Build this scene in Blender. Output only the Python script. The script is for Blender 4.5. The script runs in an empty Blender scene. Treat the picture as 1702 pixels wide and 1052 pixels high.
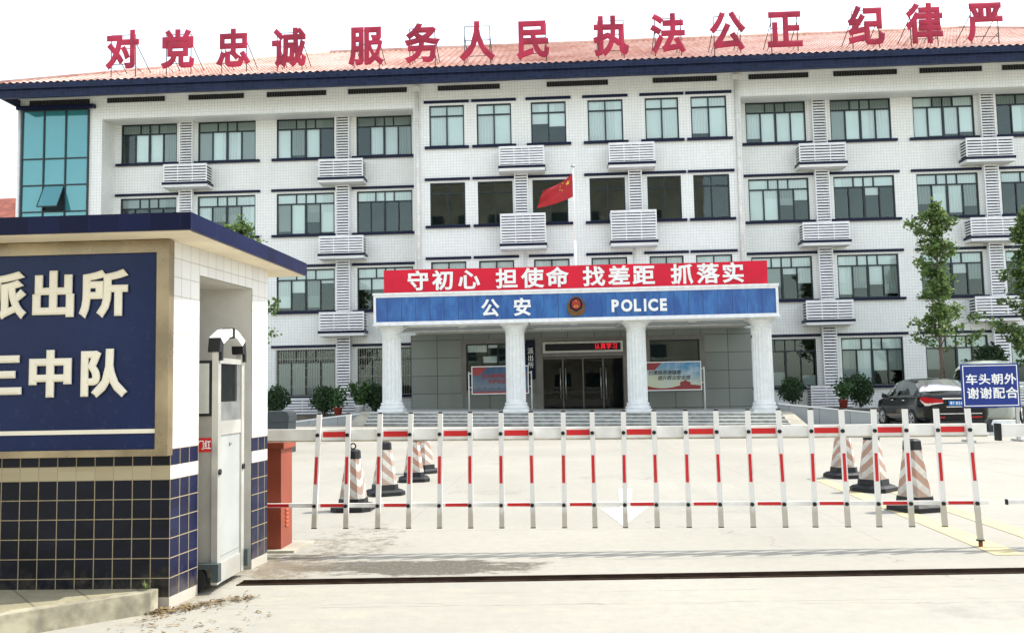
import bpy, math, random
from mathutils import Vector, Matrix

# ------------------------------------------------------------------ camera, sky, sun, exposure
sc = bpy.context.scene
COL = sc.collection
R = math.radians
CAM_H = 1.4
yaw, pitch, roll = R(2.96), R(4.52), R(-1.12)
cam = bpy.data.cameras.new('camera')
cam.sensor_width = 36.0
cam.lens = 36.0 * 1500 / 1702
cam.clip_end = 3000
cam_o = bpy.data.objects.new('camera', cam)
COL.objects.link(cam_o)
_Y = Matrix.Rotation(yaw, 3, 'Z')
_r = _Y @ Vector((1, 0, 0)); _f = _Y @ Vector((0, math.cos(pitch), math.sin(pitch))); _u = _Y @ Vector((0, -math.sin(pitch), math.cos(pitch)))
_c, _s = math.cos(roll), math.sin(roll)
_r, _u = _c*_r + _s*_u, -_s*_r + _c*_u
cam_o.matrix_world = Matrix(((_r.x, _u.x, -_f.x, 0), (_r.y, _u.y, -_f.y, 0), (_r.z, _u.z, -_f.z, CAM_H), (0, 0, 0, 1)))
sc.camera = cam_o

SUN_DIR = Vector((0.68, 0.26, 1.0)).normalized()
world = bpy.data.worlds.new('World'); sc.world = world; world.use_nodes = True
wn = world.node_tree
sky = wn.nodes.new('ShaderNodeTexSky'); sky.sky_type = 'NISHITA'; sky.sun_disc = False
sky.sun_elevation = math.asin(SUN_DIR.z); sky.sun_rotation = math.atan2(SUN_DIR.x, SUN_DIR.y)
sky.air_density = 1.2; sky.dust_density = 1.0; sky.ozone_density = 1.0
wn.nodes['Background'].inputs['Strength'].default_value = 0.15
haze_sky = wn.nodes.new('ShaderNodeHueSaturation')          # a milky summer sky
haze_sky.inputs['Saturation'].default_value = 0.42; haze_sky.inputs['Value'].default_value = 1.12
wn.links.new(sky.outputs[0], haze_sky.inputs['Color'])
wn.links.new(haze_sky.outputs[0], wn.nodes['Background'].inputs['Color'])
sun = bpy.data.lights.new('sun', 'SUN'); sun.energy = 2.4; sun.angle = R(0.6); sun.color = (1.0, 0.95, 0.86)
sun_o = bpy.data.objects.new('sun', sun); COL.objects.link(sun_o)
sun_o.rotation_euler = (-SUN_DIR).to_track_quat('-Z', 'Y').to_euler()
sun_o.location = (20, 10, 40)
vs = sc.view_settings
vs.view_transform = 'Standard'; vs.look = 'None'; vs.gamma = 1.0; vs.exposure = 1.25; vs.use_curve_mapping = False

rnd = random.Random(7)

# ------------------------------------------------------------------ node helpers
class N:
    """a socket with arithmetic, for writing procedural patterns as formulas"""
    def __init__(s, nt, sock): s.nt, s.k = nt, sock
    def _m(s, op, *a):
        n = s.nt.nodes.new('ShaderNodeMath'); n.operation = op
        for i, v in enumerate((s,) + a):
            if isinstance(v, N): s.nt.links.new(v.k, n.inputs[i])
            else: n.inputs[i].default_value = v
        return N(s.nt, n.outputs[0])
    def __add__(s, o): return s._m('ADD', o)
    def __sub__(s, o): return s._m('SUBTRACT', o)
    def __mul__(s, o): return s._m('MULTIPLY', o)
    def __truediv__(s, o): return s._m('DIVIDE', o)
    def gt(s, o): return s._m('GREATER_THAN', o)
    def lt(s, o): return s._m('LESS_THAN', o)
    def frac(s): return s._m('FRACT')
    def floor(s): return s._m('FLOOR')
    def abs(s): return s._m('ABSOLUTE')
    def min(s, o): return s._m('MINIMUM', o)
    def max(s, o): return s._m('MAXIMUM', o)
    def sin(s): return s._m('SINE')
    def pow(s, o): return s._m('POWER', o)
    def smooth(s, a, b):
        n = s.nt.nodes.new('ShaderNodeMapRange'); n.interpolation_type = 'SMOOTHSTEP'
        s.nt.links.new(s.k, n.inputs['Value']); n.inputs['From Min'].default_value = a; n.inputs['From Max'].default_value = b
        return N(s.nt, n.outputs['Result'])
    def mix(s, a, b):            # s = factor, a/b colours
        n = s.nt.nodes.new('ShaderNodeMix'); n.data_type = 'RGBA'
        s.nt.links.new(s.k, n.inputs[0])
        for v, i in ((a, 6), (b, 7)):
            if isinstance(v, N): s.nt.links.new(v.k, n.inputs[i])
            else: n.inputs[i].default_value = (*v, 1)
        return N(s.nt, n.outputs[2])

def const(nt, v):
    n = nt.nodes.new('ShaderNodeValue'); n.outputs[0].default_value = v; return N(nt, n.outputs[0])

def new_mat(name, rough=0.6, metal=0.0, color=(0.5, 0.5, 0.5), spec=0.5):
    m = bpy.data.materials.new(name); m.use_nodes = True
    b = m.node_tree.nodes['Principled BSDF']
    b.inputs['Base Color'].default_value = (*color, 1); b.inputs['Roughness'].default_value = rough
    b.inputs['Metallic'].default_value = metal; b.inputs['Specular IOR Level'].default_value = spec
    return m, m.node_tree, b

def coords(nt, kind='position'):
    """x, y, z sockets (world position or object space) plus |normal| x, y, z"""
    if kind == 'position':
        g = nt.nodes.new('ShaderNodeNewGeometry'); src = g.outputs['Position']
    else:
        g = nt.nodes.new('ShaderNodeTexCoord'); src = g.outputs['Object']
    s = nt.nodes.new('ShaderNodeSeparateXYZ'); nt.links.new(src, s.inputs[0])
    g2 = nt.nodes.new('ShaderNodeNewGeometry') if kind != 'position' else g
    s2 = nt.nodes.new('ShaderNodeSeparateXYZ'); nt.links.new(g2.outputs['True Normal'] if 'True Normal' in g2.outputs else g2.outputs['Normal'], s2.inputs[0])
    return [N(nt, s.outputs[i]) for i in range(3)], [N(nt, s2.outputs[i]).abs() for i in range(3)], src

def noise(nt, src, scale, detail=3, rough=0.55, stretch=None):
    n = nt.nodes.new('ShaderNodeTexNoise'); n.inputs['Scale'].default_value = scale
    n.inputs['Detail'].default_value = detail; n.inputs['Roughness'].default_value = rough
    if stretch:
        mp = nt.nodes.new('ShaderNodeMapping'); mp.inputs['Scale'].default_value = stretch
        nt.links.new(src, mp.inputs[0]); src = mp.outputs[0]
    nt.links.new(src, n.inputs['Vector'])
    return N(nt, n.outputs['Fac'])

def cell_random(nt, a, b):
    c = nt.nodes.new('ShaderNodeCombineXYZ'); nt.links.new(a.k, c.inputs[0]); nt.links.new(b.k, c.inputs[1])
    w = nt.nodes.new('ShaderNodeTexWhiteNoise'); w.noise_dimensions = '2D'; nt.links.new(c.outputs[0], w.inputs['Vector'])
    return N(nt, w.outputs['Value'])

def bump(nt, b, h, strength=0.3, dist=0.01):
    n = nt.nodes.new('ShaderNodeBump'); n.inputs['Strength'].default_value = strength; n.inputs['Distance'].default_value = dist
    nt.links.new(h.k, n.inputs['Height']); nt.links.new(n.outputs[0], b.inputs['Normal'])

def setc(nt, b, col): nt.links.new(col.k, b.inputs['Base Color'])
def setr(nt, b, r): nt.links.new(r.k, b.inputs['Roughness'])

def plain(name, color, rough=0.6, metal=0.0, var=0.12, scale=3.0, spec=0.3):
    """a paint or metal with slight uneven wear"""
    m, nt, b = new_mat(name, rough, metal, color, spec)
    p, n, src = coords(nt)
    f = noise(nt, src, scale, 4)
    lo = tuple(max(0, c*(1-var)) for c in color); hi = tuple(min(1, c*(1+var*0.6)) for c in color)
    setc(nt, b, f.smooth(0.3, 0.7).mix(lo, hi))
    setr(nt, b, f.smooth(0.25, 0.8)*0.15 + (rough-0.07))
    return m

def grid_mat(name, tile, tw, th, grout, gw, rough, var=0.08, u0=0.0, z0=0.0, soft=0.4, dirt=None, bmp=0.15, spec=0.5):
    m, nt, b = new_mat(name, rough, 0, spec=spec)
    p, n, src = coords(nt)
    side = n[0].gt(0.6)
    u = p[0] + (p[1]-p[0])*side - u0
    z = p[2] - z0
    ut, zt = u/tw, z/th
    du = ((ut.frac()-0.5).abs()*-1 + 0.5)*tw
    dz = ((zt.frac()-0.5).abs()*-1 + 0.5)*th
    g = du.min(dz).smooth(gw*soft, gw)           # 0 at grout, 1 in tile
    cr = cell_random(nt, ut.floor(), zt.floor())
    t = cr.mix(tuple(c*(1-var) for c in tile), tuple(min(1, c*(1+var)) for c in tile))
    if dirt:
        f = noise(nt, src, 0.9, 5, 0.6, (1, 1, 0.25)).smooth(0.45, 0.8)
        t = (f*0.5).mix(t, dirt)
    if dirt and tw < 0.2:
        rs = noise(nt, src, 1.0, 5, 0.7, (5.5, 5.5, 0.22)).smooth(0.56, 0.78)
        bl = noise(nt, src, 0.45, 3).smooth(0.4, 0.75)
        t = (rs*bl*0.38).mix(t, (0.50, 0.505, 0.46))
    setc(nt, b, g.mix(grout, t))
    setr(nt, b, g*-0.3 + (rough+0.3))
    bump(nt, b, g, bmp, 0.004)
    return m

M = {}
M['facade'] = grid_mat('white_facade_tile', (0.82, 0.83, 0.785), 0.13, 0.13, (0.56, 0.62, 0.60), 0.010, 0.40, 0.03, dirt=(0.66, 0.67, 0.63))
M['navy_tile'] = grid_mat('navy_eave_tile', (0.011, 0.018, 0.048), 0.22, 0.12, (0.03, 0.038, 0.07), 0.012, 0.35, 0.3, spec=0.15)
M['navy'] = plain('navy_paint', (0.009, 0.013, 0.034), 0.4, spec=0.15)
M['navy_gloss'] = plain('navy_glazed_strip', (0.008, 0.012, 0.036), 0.35, spec=0.15)
M['white_metal'] = plain('white_painted_metal', (0.80, 0.81, 0.80), 0.4, 0, 0.08, 5)
M['cream'] = plain('cream_render', (0.90, 0.80, 0.60), 0.8, 0, 0.14, 2)
M['soffit'] = plain('white_soffit', (0.74, 0.75, 0.73), 0.8, 0, 0.1, 0.7)
M['white_stone'] = plain('pale_granite', (0.74, 0.765, 0.745), 0.6, 0, 0.06, 5)
M['window_frame'] = plain('dark_green_frame', (0.018, 0.030, 0.034), 0.35)
M['dark_room'] = plain('dim_room', (0.030, 0.042, 0.038), 0.9, 0, 0.5, 0.8)
M['blind'] = None
def mat_curtain(name, col, fold_shade):
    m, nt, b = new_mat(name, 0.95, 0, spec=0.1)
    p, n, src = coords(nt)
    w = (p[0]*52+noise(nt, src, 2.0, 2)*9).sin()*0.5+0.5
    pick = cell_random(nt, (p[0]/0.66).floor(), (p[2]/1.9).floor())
    k = w*fold_shade*pick.gt(0.45) + noise(nt, src, 0.8, 3).smooth(0.3, 0.8)*0.12 + pick*0.14  # fold shading painted into the colour; the curtains themselves are flat
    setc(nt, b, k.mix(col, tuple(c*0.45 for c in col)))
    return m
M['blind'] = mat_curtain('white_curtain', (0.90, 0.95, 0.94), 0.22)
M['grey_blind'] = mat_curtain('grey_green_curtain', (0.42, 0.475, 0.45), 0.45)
M['black'] = plain('black_rubber', (0.016, 0.017, 0.018), 0.6, 0, 0.3, 8)
M['steel'] = plain('grey_steel', (0.45, 0.46, 0.45), 0.38, 0.85, 0.1, 6)
M['alu'] = plain('brushed_aluminium', (0.54, 0.53, 0.48), 0.4, 0.4, 0.12, 4)
M['brass_steel'] = plain('stained_steel_frame', (0.34, 0.27, 0.165), 0.30, 0.6, 0.35, 2.2)
M['plaster'] = plain('grey_plaster', (0.52, 0.50, 0.44), 0.85, 0, 0.2, 1.6)
M['red_sign'] = plain('red_letter_paint', (0.42, 0.030, 0.065), 0.6, 0, 0.35, 0.8)
M['rod'] = plain('dark_rod', (0.07, 0.075, 0.08), 0.5, 0.3)
M['white_letter'] = plain('white_letter_acrylic', (0.86, 0.86, 0.83), 0.4, 0, 0.05)
M['cream_letter'] = plain('cream_letter_acrylic', (0.84, 0.78, 0.62), 0.4, 0, 0.06)
M['banner_red'] = plain('red_banner_cloth', (0.66, 0.014, 0.040), 0.7, 0, 0.12, 0.9)
M['flag_red'] = plain('red_flag_cloth', (0.40, 0.025, 0.030), 0.75, 0, 0.15, 2)
M['yellow'] = plain('yellow_cloth', (0.75, 0.52, 0.06), 0.7)
M['gold'] = plain('aged_gold', (0.17, 0.09, 0.03), 0.5, 0.3, 0.25, 9)
M['orange_box'] = plain('orange_powder_coat', (0.27, 0.062, 0.034), 0.5, 0, 0.16, 3)
M['red_band'] = plain('red_reflective_band', (0.60, 0.022, 0.025), 0.4, 0, 0.1, 6)
M['picket'] = plain('white_picket_paint', (0.80, 0.79, 0.74), 0.4, 0, 0.12, 5)
M['sign_blue'] = plain('blue_sign_sheet', (0.012, 0.034, 0.22), 0.4, 0, 0.1, 3)
M['concrete'] = plain('pale_concrete', (0.40, 0.375, 0.30), 0.85, 0, 0.2, 3)
M['terracotta'] = plain('red_flower_pot', (0.28, 0.045, 0.03), 0.6)
M['white_pot'] = plain('white_flower_pot', (0.75, 0.77, 0.77), 0.4)
M['tyre'] = plain('tyre_rubber', (0.02, 0.02, 0.02), 0.8)
M['bark'] = plain('grey_bark', (0.14, 0.11, 0.085), 0.9, 0, 0.35, 12)
M['dark_box'] = plain('charcoal_metal', (0.045, 0.055, 0.06), 0.45, 0.2)
M['litter'] = plain('dry_leaf', (0.20, 0.14, 0.065), 0.9, 0, 0.6, 30)

def glass(name, tint, boost=1.4, rough=0.02, body=None, gloss=(0.95, 1, 1)):
    m = bpy.data.materials.new(name); m.use_nodes = True; nt = m.node_tree
    nt.nodes.remove(nt.nodes['Principled BSDF']); out = nt.nodes['Material Output']
    if body is None:
        t = nt.nodes.new('ShaderNodeBsdfTransparent'); t.inputs[0].default_value = (*tint, 1)
    else:
        t = nt.nodes.new('ShaderNodeMixShader'); t.inputs[0].default_value = body[1]
        a = nt.nodes.new('ShaderNodeBsdfTransparent'); a.inputs[0].default_value = (*tint, 1)
        d = nt.nodes.new('ShaderNodeBsdfDiffuse'); d.inputs[0].default_value = (*body[0], 1)
        nt.links.new(a.outputs[0], t.inputs[1]); nt.links.new(d.outputs[0], t.inputs[2])
    g = nt.nodes.new('ShaderNodeBsdfGlossy'); g.inputs['Roughness'].default_value = rough; g.inputs[0].default_value = (*gloss, 1)
    fr = nt.nodes.new('ShaderNodeFresnel'); fr.inputs[0].default_value = 1.5
    f = N(nt, fr.outputs[0])*boost
    mx = nt.nodes.new('ShaderNodeMixShader'); nt.links.new(f.min(1.0).k, mx.inputs[0])
    nt.links.new(t.outputs[0], mx.inputs[1]); nt.links.new(g.outputs[0], mx.inputs[2])
    # old panes are never quite flat
    ge = nt.nodes.new('ShaderNodeNewGeometry'); h = noise(nt, ge.outputs['Position'], 0.9, 2)
    bp = nt.nodes.new('ShaderNodeBump'); bp.inputs['Strength'].default_value = 0.06; bp.inputs['Distance'].default_value = 0.02
    nt.links.new(h.k, bp.inputs['Height']); nt.links.new(bp.outputs[0], g.inputs['Normal'])
    nt.links.new(mx.outputs[0], out.inputs[0])
    return m
M['glass'] = glass('window_glass', (0.95, 0.99, 0.985), 1.8, gloss=(0.80, 0.97, 0.92))
M['door_glass'] = glass('door_glass', (0.34, 0.40, 0.39), 0.55)
M['curtain_glass'] = glass('teal_curtain_glass', (0.12, 0.30, 0.34), 3.4, 0.03, ((0.055, 0.25, 0.27), 0.75), (0.60, 1.0, 1.0))
M['car_glass'] = glass('car_glass', (0.06, 0.07, 0.07), 1.8)
M['rear_glass'] = glass('rear_window_glass', (0.06, 0.07, 0.07), 9.0, 0.12)

def mat_gatehouse():
    m, nt, b = new_mat('gatehouse_tile', 0.25, 0, spec=0.18)
    p, n, src = coords(nt)
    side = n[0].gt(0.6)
    u = p[0] + 2.6 + (p[1]-5.93 - (p[0]+2.6))*side
    z = p[2]
    low = z.lt(0.84); top = z.gt(1.04); band = z.gt(0.84)*z.lt(0.93)
    mid = const(nt, 1.0) - low - top - band
    zt = (z-0.84)/0.1285*low + (z-0.84)/0.09*band + (z-0.93)/0.11*mid + (z-1.04)/0.1285*top
    ut = u/0.1285
    du = (ut.frac()-0.5).abs()*-1 + 0.5
    dz = (zt.frac()-0.5).abs()*-1 + 0.5
    white = (band+top).min(1.0)
    lo = white*-0.015 + 0.022
    wob = noise(nt, src, 40, 2)*0.012
    g = (du.min(dz)+wob-0.006-lo*0.6).smooth(0.0, 0.02)
    cr = cell_random(nt, ut.floor(), z/0.1285 - (z/0.1285).frac())
    navy = side.mix(cr.mix((0.004, 0.005, 0.009), (0.007, 0.009, 0.019)), cr.mix((0.005, 0.007, 0.030), (0.009, 0.013, 0.048)))  # blacker tiles on the front face: its shade is painted into the colour
    wt = side.mix(cr.mix((0.40, 0.34, 0.21), (0.46, 0.40, 0.26)), cr.mix((0.62, 0.61, 0.575), (0.68, 0.67, 0.63)))  # same white tile, toned down on the front to paint in its shade
    dirt = noise(nt, src, 7, 5).smooth(0.5, 0.85)*0.35
    tile = white.mix(dirt.mix(navy, (0.035, 0.032, 0.028)), wt)
    gcol = white.mix((0.34, 0.28, 0.17), (0.30, 0.26, 0.20))
    base = z.lt(0.075)
    col = g.mix(gcol, tile)
    col = ((z*-2.6 + 0.85 + (noise(nt, src, 9, 6, 0.75)-0.5)*1.6).smooth(0.15, 0.9)*0.30).mix(col, (0.24, 0.20, 0.13))
    col = base.mix(col, (0.45, 0.42, 0.36))
    setc(nt, b, col); setr(nt, b, (g*-0.45 + 0.75 + dirt*0.6)); bump(nt, b, g, 0.35, 0.004)
    return m
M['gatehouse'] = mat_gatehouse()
M['canopy_navy'] = grid_mat('navy_canopy_tile', (0.006, 0.009, 0.040), 0.20, 0.4, (0.014, 0.018, 0.05), 0.005, 0.3, 0.3, z0=2.3, spec=0.12)
M['stone'] = grid_mat('grey_stone_cladding', (0.225, 0.25, 0.22), 1.12, 0.76, (0.05, 0.055, 0.05), 0.018, 0.35, 0.10, u0=-6.35, z0=0.45, dirt=(0.165, 0.18, 0.16), bmp=0.3)
M['surround'] = plain('brown_grey_stone_surround', (0.22, 0.21, 0.185), 0.4, 0, 0.12, 2)
M['panel_grey'] = grid_mat('grey_granite_panel', (0.36, 0.385, 0.38), 1.05, 3.0, (0.16, 0.17, 0.17), 0.014, 0.5, 0.12, z0=-1, dirt=(0.26, 0.30, 0.28))

def mat_blue():
    m, nt, b = new_mat('blue_fascia_panel', 0.35)
    p, n, src = coords(nt)
    ut = p[0]/0.53
    d = ((ut.frac()-0.5).abs()*-1 + 0.5)*0.53
    g = d.smooth(0.006, 0.014)
    f = noise(nt, src, 1.4, 5, 0.7, (2.6, 1, 0.7)).smooth(0.38, 0.66)
    cr = cell_random(nt, ut.floor(), const(nt, 1.0))
    c = f.mix((0.020, 0.085, 0.29), (0.040, 0.17, 0.43))
    c = (cr*0.3).mix(c, (0.02, 0.08, 0.27))
    setc(nt, b, g.mix((0.012, 0.04, 0.15), c)); bump(nt, b, g, 0.3, 0.01)
    return m
M['blue_panel'] = mat_blue()

def mat_board():
    m, nt, b = new_mat('navy_sign_board', 0.28, 0, spec=0.2)
    p, n, src = coords(nt)
    f = noise(nt, src, 18, 4).smooth(0.55, 0.85)
    g = noise(nt, src, 1.5, 3).smooth(0.3, 0.8)
    setc(nt, b, (f*0.5).mix(g.mix((0.005, 0.014, 0.062), (0.009, 0.022, 0.085)), (0.050, 0.062, 0.095)))
    setr(nt, b, f*0.4 + 0.25)
    return m
M['board'] = mat_board()

def mat_roof():
    m, nt, b = new_mat('red_clay_tile', 0.75)
    p, n, src = coords(nt)
    cr = cell_random(nt, (p[0]/0.30).floor(), (p[1]/0.36).floor())
    f = noise(nt, src, 0.35, 4).smooth(0.3, 0.75)
    c = cr.mix((0.46, 0.22, 0.16), (0.64, 0.38, 0.30))
    setc(nt, b, (f*0.75).mix(c, (0.70, 0.52, 0.45)))
    return m
M['roof'] = mat_roof()

def mat_ground():
    m, nt, b = new_mat('worn_concrete_yard', 0.85)
    p, n, src = coords(nt)
    a = noise(nt, src, 0.22, 5, 0.6).smooth(0.3, 0.75)
    f = noise(nt, src, 9, 6, 0.7).smooth(0.35, 0.7)
    s2 = noise(nt, src, 60, 3, 0.7).smooth(0.4, 0.75)
    c = a.mix((0.30, 0.285, 0.238), (0.37, 0.352, 0.295))
    c = (f*0.35).mix(c, (0.245, 0.236, 0.205))
    c = (s2*0.25).mix(c, (0.24, 0.23, 0.20))
    # a dried mud patch by the gate, grey streaks across the entrance, a crack line
    w = noise(nt, src, 2.2, 8, 0.82, (1, 2.6, 1))
    ex = (p[0]+1.15)/0.95; ey = (p[1]-7.22)/0.30
    blob = (ex*ex + ey*ey)*-0.45 + 1.0 + (w-0.5)*2.4
    mud = blob.smooth(0.45, 0.72)*noise(nt, src, 30, 5, 0.8).smooth(0.25, 0.5)
    c = (mud*0.92).mix(c, (0.070, 0.058, 0.040))
    ex = (p[0]+2.0)/0.75; ey = (p[1]-8.4)/1.8
    blob2 = ((ex*ex + ey*ey)*-0.55 + 0.85 + (noise(nt, src, 4.5, 9, 0.85)-0.5)*4.0).smooth(0.75, 1.0)
    c = (blob2*0.75).mix(c, (0.14, 0.12, 0.085))
    ex = (p[0]+2.25)/0.55; ey = (p[1]-7.3)/0.75
    soil = ((ex*ex + ey*ey)*-0.6 + 0.9 + (noise(nt, src, 5, 9, 0.85)-0.5)*3.2).smooth(0.60, 0.85)
    c = (soil*0.8).mix(c, (0.15, 0.115, 0.07))
    edge = ((p[0]+2.63 - (p[1]-5.9)*0.08).abs()*-2.2 + 0.75 + (noise(nt, src, 7, 9, 0.85)-0.5)*2.4).smooth(0.5, 0.8)*p[1].gt(5.5)*p[1].lt(8.6)
    c = (edge*0.7).mix(c, (0.20, 0.155, 0.09))
    oil = (noise(nt, src, 0.55, 3, 0.5)+noise(nt, src, 7, 4, 0.7)*0.25).smooth(0.74, 0.86)
    c = (oil*0.35).mix(c, (0.15, 0.145, 0.13))
    lane = ((p[0]*0.62+0.3).sin().abs()*noise(nt, src, 0.9, 4, 0.6, (3, 0.25, 1))).smooth(0.42, 0.7)*p[1].gt(8)
    c = (lane*0.3).mix(c, (0.22, 0.215, 0.195))
    st = noise(nt, src, 1.0, 5, 0.7, (0.5, 9, 1)).smooth(0.52, 0.72)
    tx = (p[1] - p[0]*0.055 - 7.47).abs()
    c = (st*tx.smooth(0.16, 0.03)*0.55).mix(c, (0.15, 0.155, 0.16))
    jl = (p[1]-p[0]*0.03-5.98).abs().min((p[1]-p[0]*0.03-6.33).abs()).smooth(0.012, 0.004)
    jl2 = ((p[0]/4.4+0.37).frac()-0.5).abs()*-1+0.5
    jl3 = ((p[1]/4.9+0.15).frac()-0.5).abs()*-1+0.5
    jj = (jl2.smooth(0.0022, 0.0008)).max(jl3.smooth(0.003, 0.001))*p[1].gt(8.2)*0.4
    c = (jl*noise(nt, src, 3, 3).smooth(0.4, 0.6)*0.5).max(jj).mix(c, (0.18, 0.165, 0.13))
    far = noise(nt, src, 0.5, 5, 0.7, (1, 3, 1)).smooth(0.5, 0.8)*0.25
    c = far.mix(c, (0.28, 0.275, 0.25))
    wv = noise(nt, src, 1.1, 4, 0.6)*0.5
    cr = ((p[1]+wv-6.25 + p[0]*0.02).abs().min((p[0]*0.5+p[1]*0.35+wv*2-4.3).abs()).min((p[0]*0.22-p[1]*0.3+wv*1.6+3.55).abs())).smooth(0.010, 0.002)*noise(nt, src, 2.5, 3).smooth(0.38, 0.5)
    c = (cr*0.5).mix(c, (0.15, 0.135, 0.105))
    sand = noise(nt, src, 1.7, 6, 0.75, (1, 2.5, 1)).smooth(0.5, 0.7)*p[1].lt(6.6)
    c = (sand*0.35).mix(c, (0.42, 0.375, 0.27))
    setc(nt, b, c)
    bump(nt, b, f*0.6 + s2*0.4, 0.25, 0.006)
    return m
M['ground'] = mat_ground()

def mat_paint(name, col, wear):
    m, nt, b = new_mat(name, 0.8)
    p, n, src = coords(nt)
    f = noise(nt, src, 22, 5, 0.75).smooth(0.62, 0.75)
    g = noise(nt, src, 2.2, 4).smooth(0.3, 0.8)
    setc(nt, b, (f*wear).mix(g.mix(col, tuple(min(1, c*1.12) for c in col)), (0.34, 0.33, 0.30)))
    return m
M['road_white'] = mat_paint('white_road_paint', (0.80, 0.80, 0.77), 0.4)
M['road_yellow'] = mat_paint('faded_yellow_road_paint', (0.46, 0.39, 0.21), 0.8)

def mat_slab():
    m, nt, b = new_mat('mossy_pavement', 0.9)
    p, n, src = coords(nt)
    f = noise(nt, src, 3, 5, 0.65).smooth(0.35, 0.7)
    s2 = noise(nt, src, 45, 4, 0.7).smooth(0.4, 0.7)
    c = f.mix((0.27, 0.245, 0.15), (0.38, 0.34, 0.22))
    v = ((p[0]+p[1]*0.9)/0.42).frac()
    crack = (((v-0.5).abs()*-1+0.5)).smooth(0.035, 0.01)
    c = (s2*0.35).mix(c, (0.19, 0.17, 0.11))
    setc(nt, b, (crack*0.7).mix(c, (0.12, 0.10, 0.07)))
    bump(nt, b, f+s2*0.5, 0.3, 0.01)
    return m
M['slab'] = mat_slab()

def mat_leaf(name, a, bcol, sub=0.35):
    m, nt, b = new_mat(name, 0.55)
    oi = nt.nodes.new('ShaderNodeNewGeometry')
    rp = N(nt, oi.outputs['Random Per Island'])
    c = rp.mix(a, bcol)
    setc(nt, b, c)
    # thin leaves let light through
    tr = nt.nodes.new('ShaderNodeBsdfTranslucent'); nt.links.new(c.k, tr.inputs[0])
    mx = nt.nodes.new('ShaderNodeMixShader'); mx.inputs[0].default_value = sub
    nt.links.new(b.outputs[0], mx.inputs[1]); nt.links.new(tr.outputs[0], mx.inputs[2])
    nt.links.new(mx.outputs[0], nt.nodes['Material Output'].inputs[0])
    return m
M['ginkgo'] = mat_leaf('ginkgo_leaf', (0.040, 0.095, 0.028), (0.19, 0.28, 0.075))
M['bush'] = mat_leaf('dark_shrub_leaf', (0.018, 0.050, 0.020), (0.055, 0.115, 0.035), 0.25)
M['plant'] = mat_leaf('plant_leaf', (0.03, 0.085, 0.03), (0.09, 0.18, 0.05), 0.3)
M['weed'] = mat_leaf('weed_leaf', (0.08, 0.15, 0.03), (0.16, 0.20, 0.06), 0.3)

def mat_cone():
    m, nt, b = new_mat('striped_cone', 0.6)
    p, n, src = coords(nt, 'object')
    at = p[1]._m('ARCTAN2', p[0])
    tri = ((at/math.pi+0.25).frac()-0.5).abs()*2
    s = ((p[2] + tri*0.17)/0.175).frac().gt(0.52)
    f = noise(nt, src, 14, 5, 0.7).smooth(0.35, 0.75)
    oi = nt.nodes.new('ShaderNodeObjectInfo')
    fade = N(nt, oi.outputs['Random'])
    orange = fade.mix((0.42, 0.18, 0.105), (0.36, 0.245, 0.19))
    c = s.mix(orange, (0.62, 0.60, 0.54))
    low = p[2].smooth(0.40, 0.12)*0.35
    setc(nt, b, (f*0.6+low).min(0.85).mix(c, (0.30, 0.275, 0.23)))
    return m
M['cone'] = mat_cone()

M['car_black'] = plain('black_car_paint', (0.004, 0.005, 0.006), 0.12, 0, 0.2, 2)
M['car_silver'] = plain('pale_van_paint', (0.42, 0.46, 0.40), 0.3, 0.0, 0.06, 2)
M['chrome'] = plain('chrome_trim', (0.75, 0.77, 0.78), 0.15, 0.9)
M['tail_red'] = plain('tail_lamp_red', (0.45, 0.01, 0.015), 0.15)
M['tail_white'] = plain('tail_lamp_clear', (0.70, 0.62, 0.55), 0.15)
M['plate_blue'] = plain('plate_blue', (0.02, 0.16, 0.45), 0.35)
M['poster_sky'] = None

def mat_poster(name, kind):
    m, nt, b = new_mat(name, 0.35)
    p, n, src = coords(nt, 'object')      # x in [-1,1], z in [-.55,.55]
    cl = noise(nt, src, 2.3, 5, 0.6).smooth(0.4, 0.7)
    if kind == 'bright':
        base = (p[2]+p[0]*0.18).smooth(-0.3, 0.5).mix((0.55, 0.58, 0.40), (0.05, 0.24, 0.45))
        base = (cl*0.65).mix(base, (0.50, 0.60, 0.62))
        low = (p[2]+0.45 - (p[0]*3.1).sin()*0.06 - p[0].abs()*0.07).lt(0.0)
        top = ((p[0]*-1-0.32) + (p[2]-0.55)*1.4 + (p[2]*9).sin()*0.05).gt(0.0)*p[2].gt(0.25)
        crowd = ((p[0]-0.5)*(p[0]-0.5)*6 + (p[2]+0.33)*(p[2]+0.33)*10 + (p[0]*34).sin()*0.06).lt(0.23)
        red = (low+top+crowd).min(1.0)
        setc(nt, b, red.mix(base, (0.26, 0.02, 0.025)))
    else:
        base = p[2].smooth(-0.5, 0.5).mix((0.16, 0.20, 0.24), (0.02, 0.07, 0.16))
        base = (cl*0.4).mix(base, (0.14, 0.21, 0.26))
        sky_line = (p[2]+0.30 + (p[0]*23).sin().gt(0.2)*0.05 - (p[0]*51).sin().gt(0.3)*0.04).lt(0.0)
        base = sky_line.mix(base, (0.10, 0.13, 0.18))
        low = (p[2]+0.46).lt(0.0)
        top = ((p[0]*-1-0.55) + (p[2]-0.55)*0.9).gt(-0.05)*p[2].gt(0.2)
        setc(nt, b, (low+top).min(1.0).mix(base, (0.32, 0.035, 0.035)))
    return m
M['poster_a'] = mat_poster('poster_dusk_print', 'dusk')
M['poster_b'] = mat_poster('poster_sky_print', 'bright')

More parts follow.
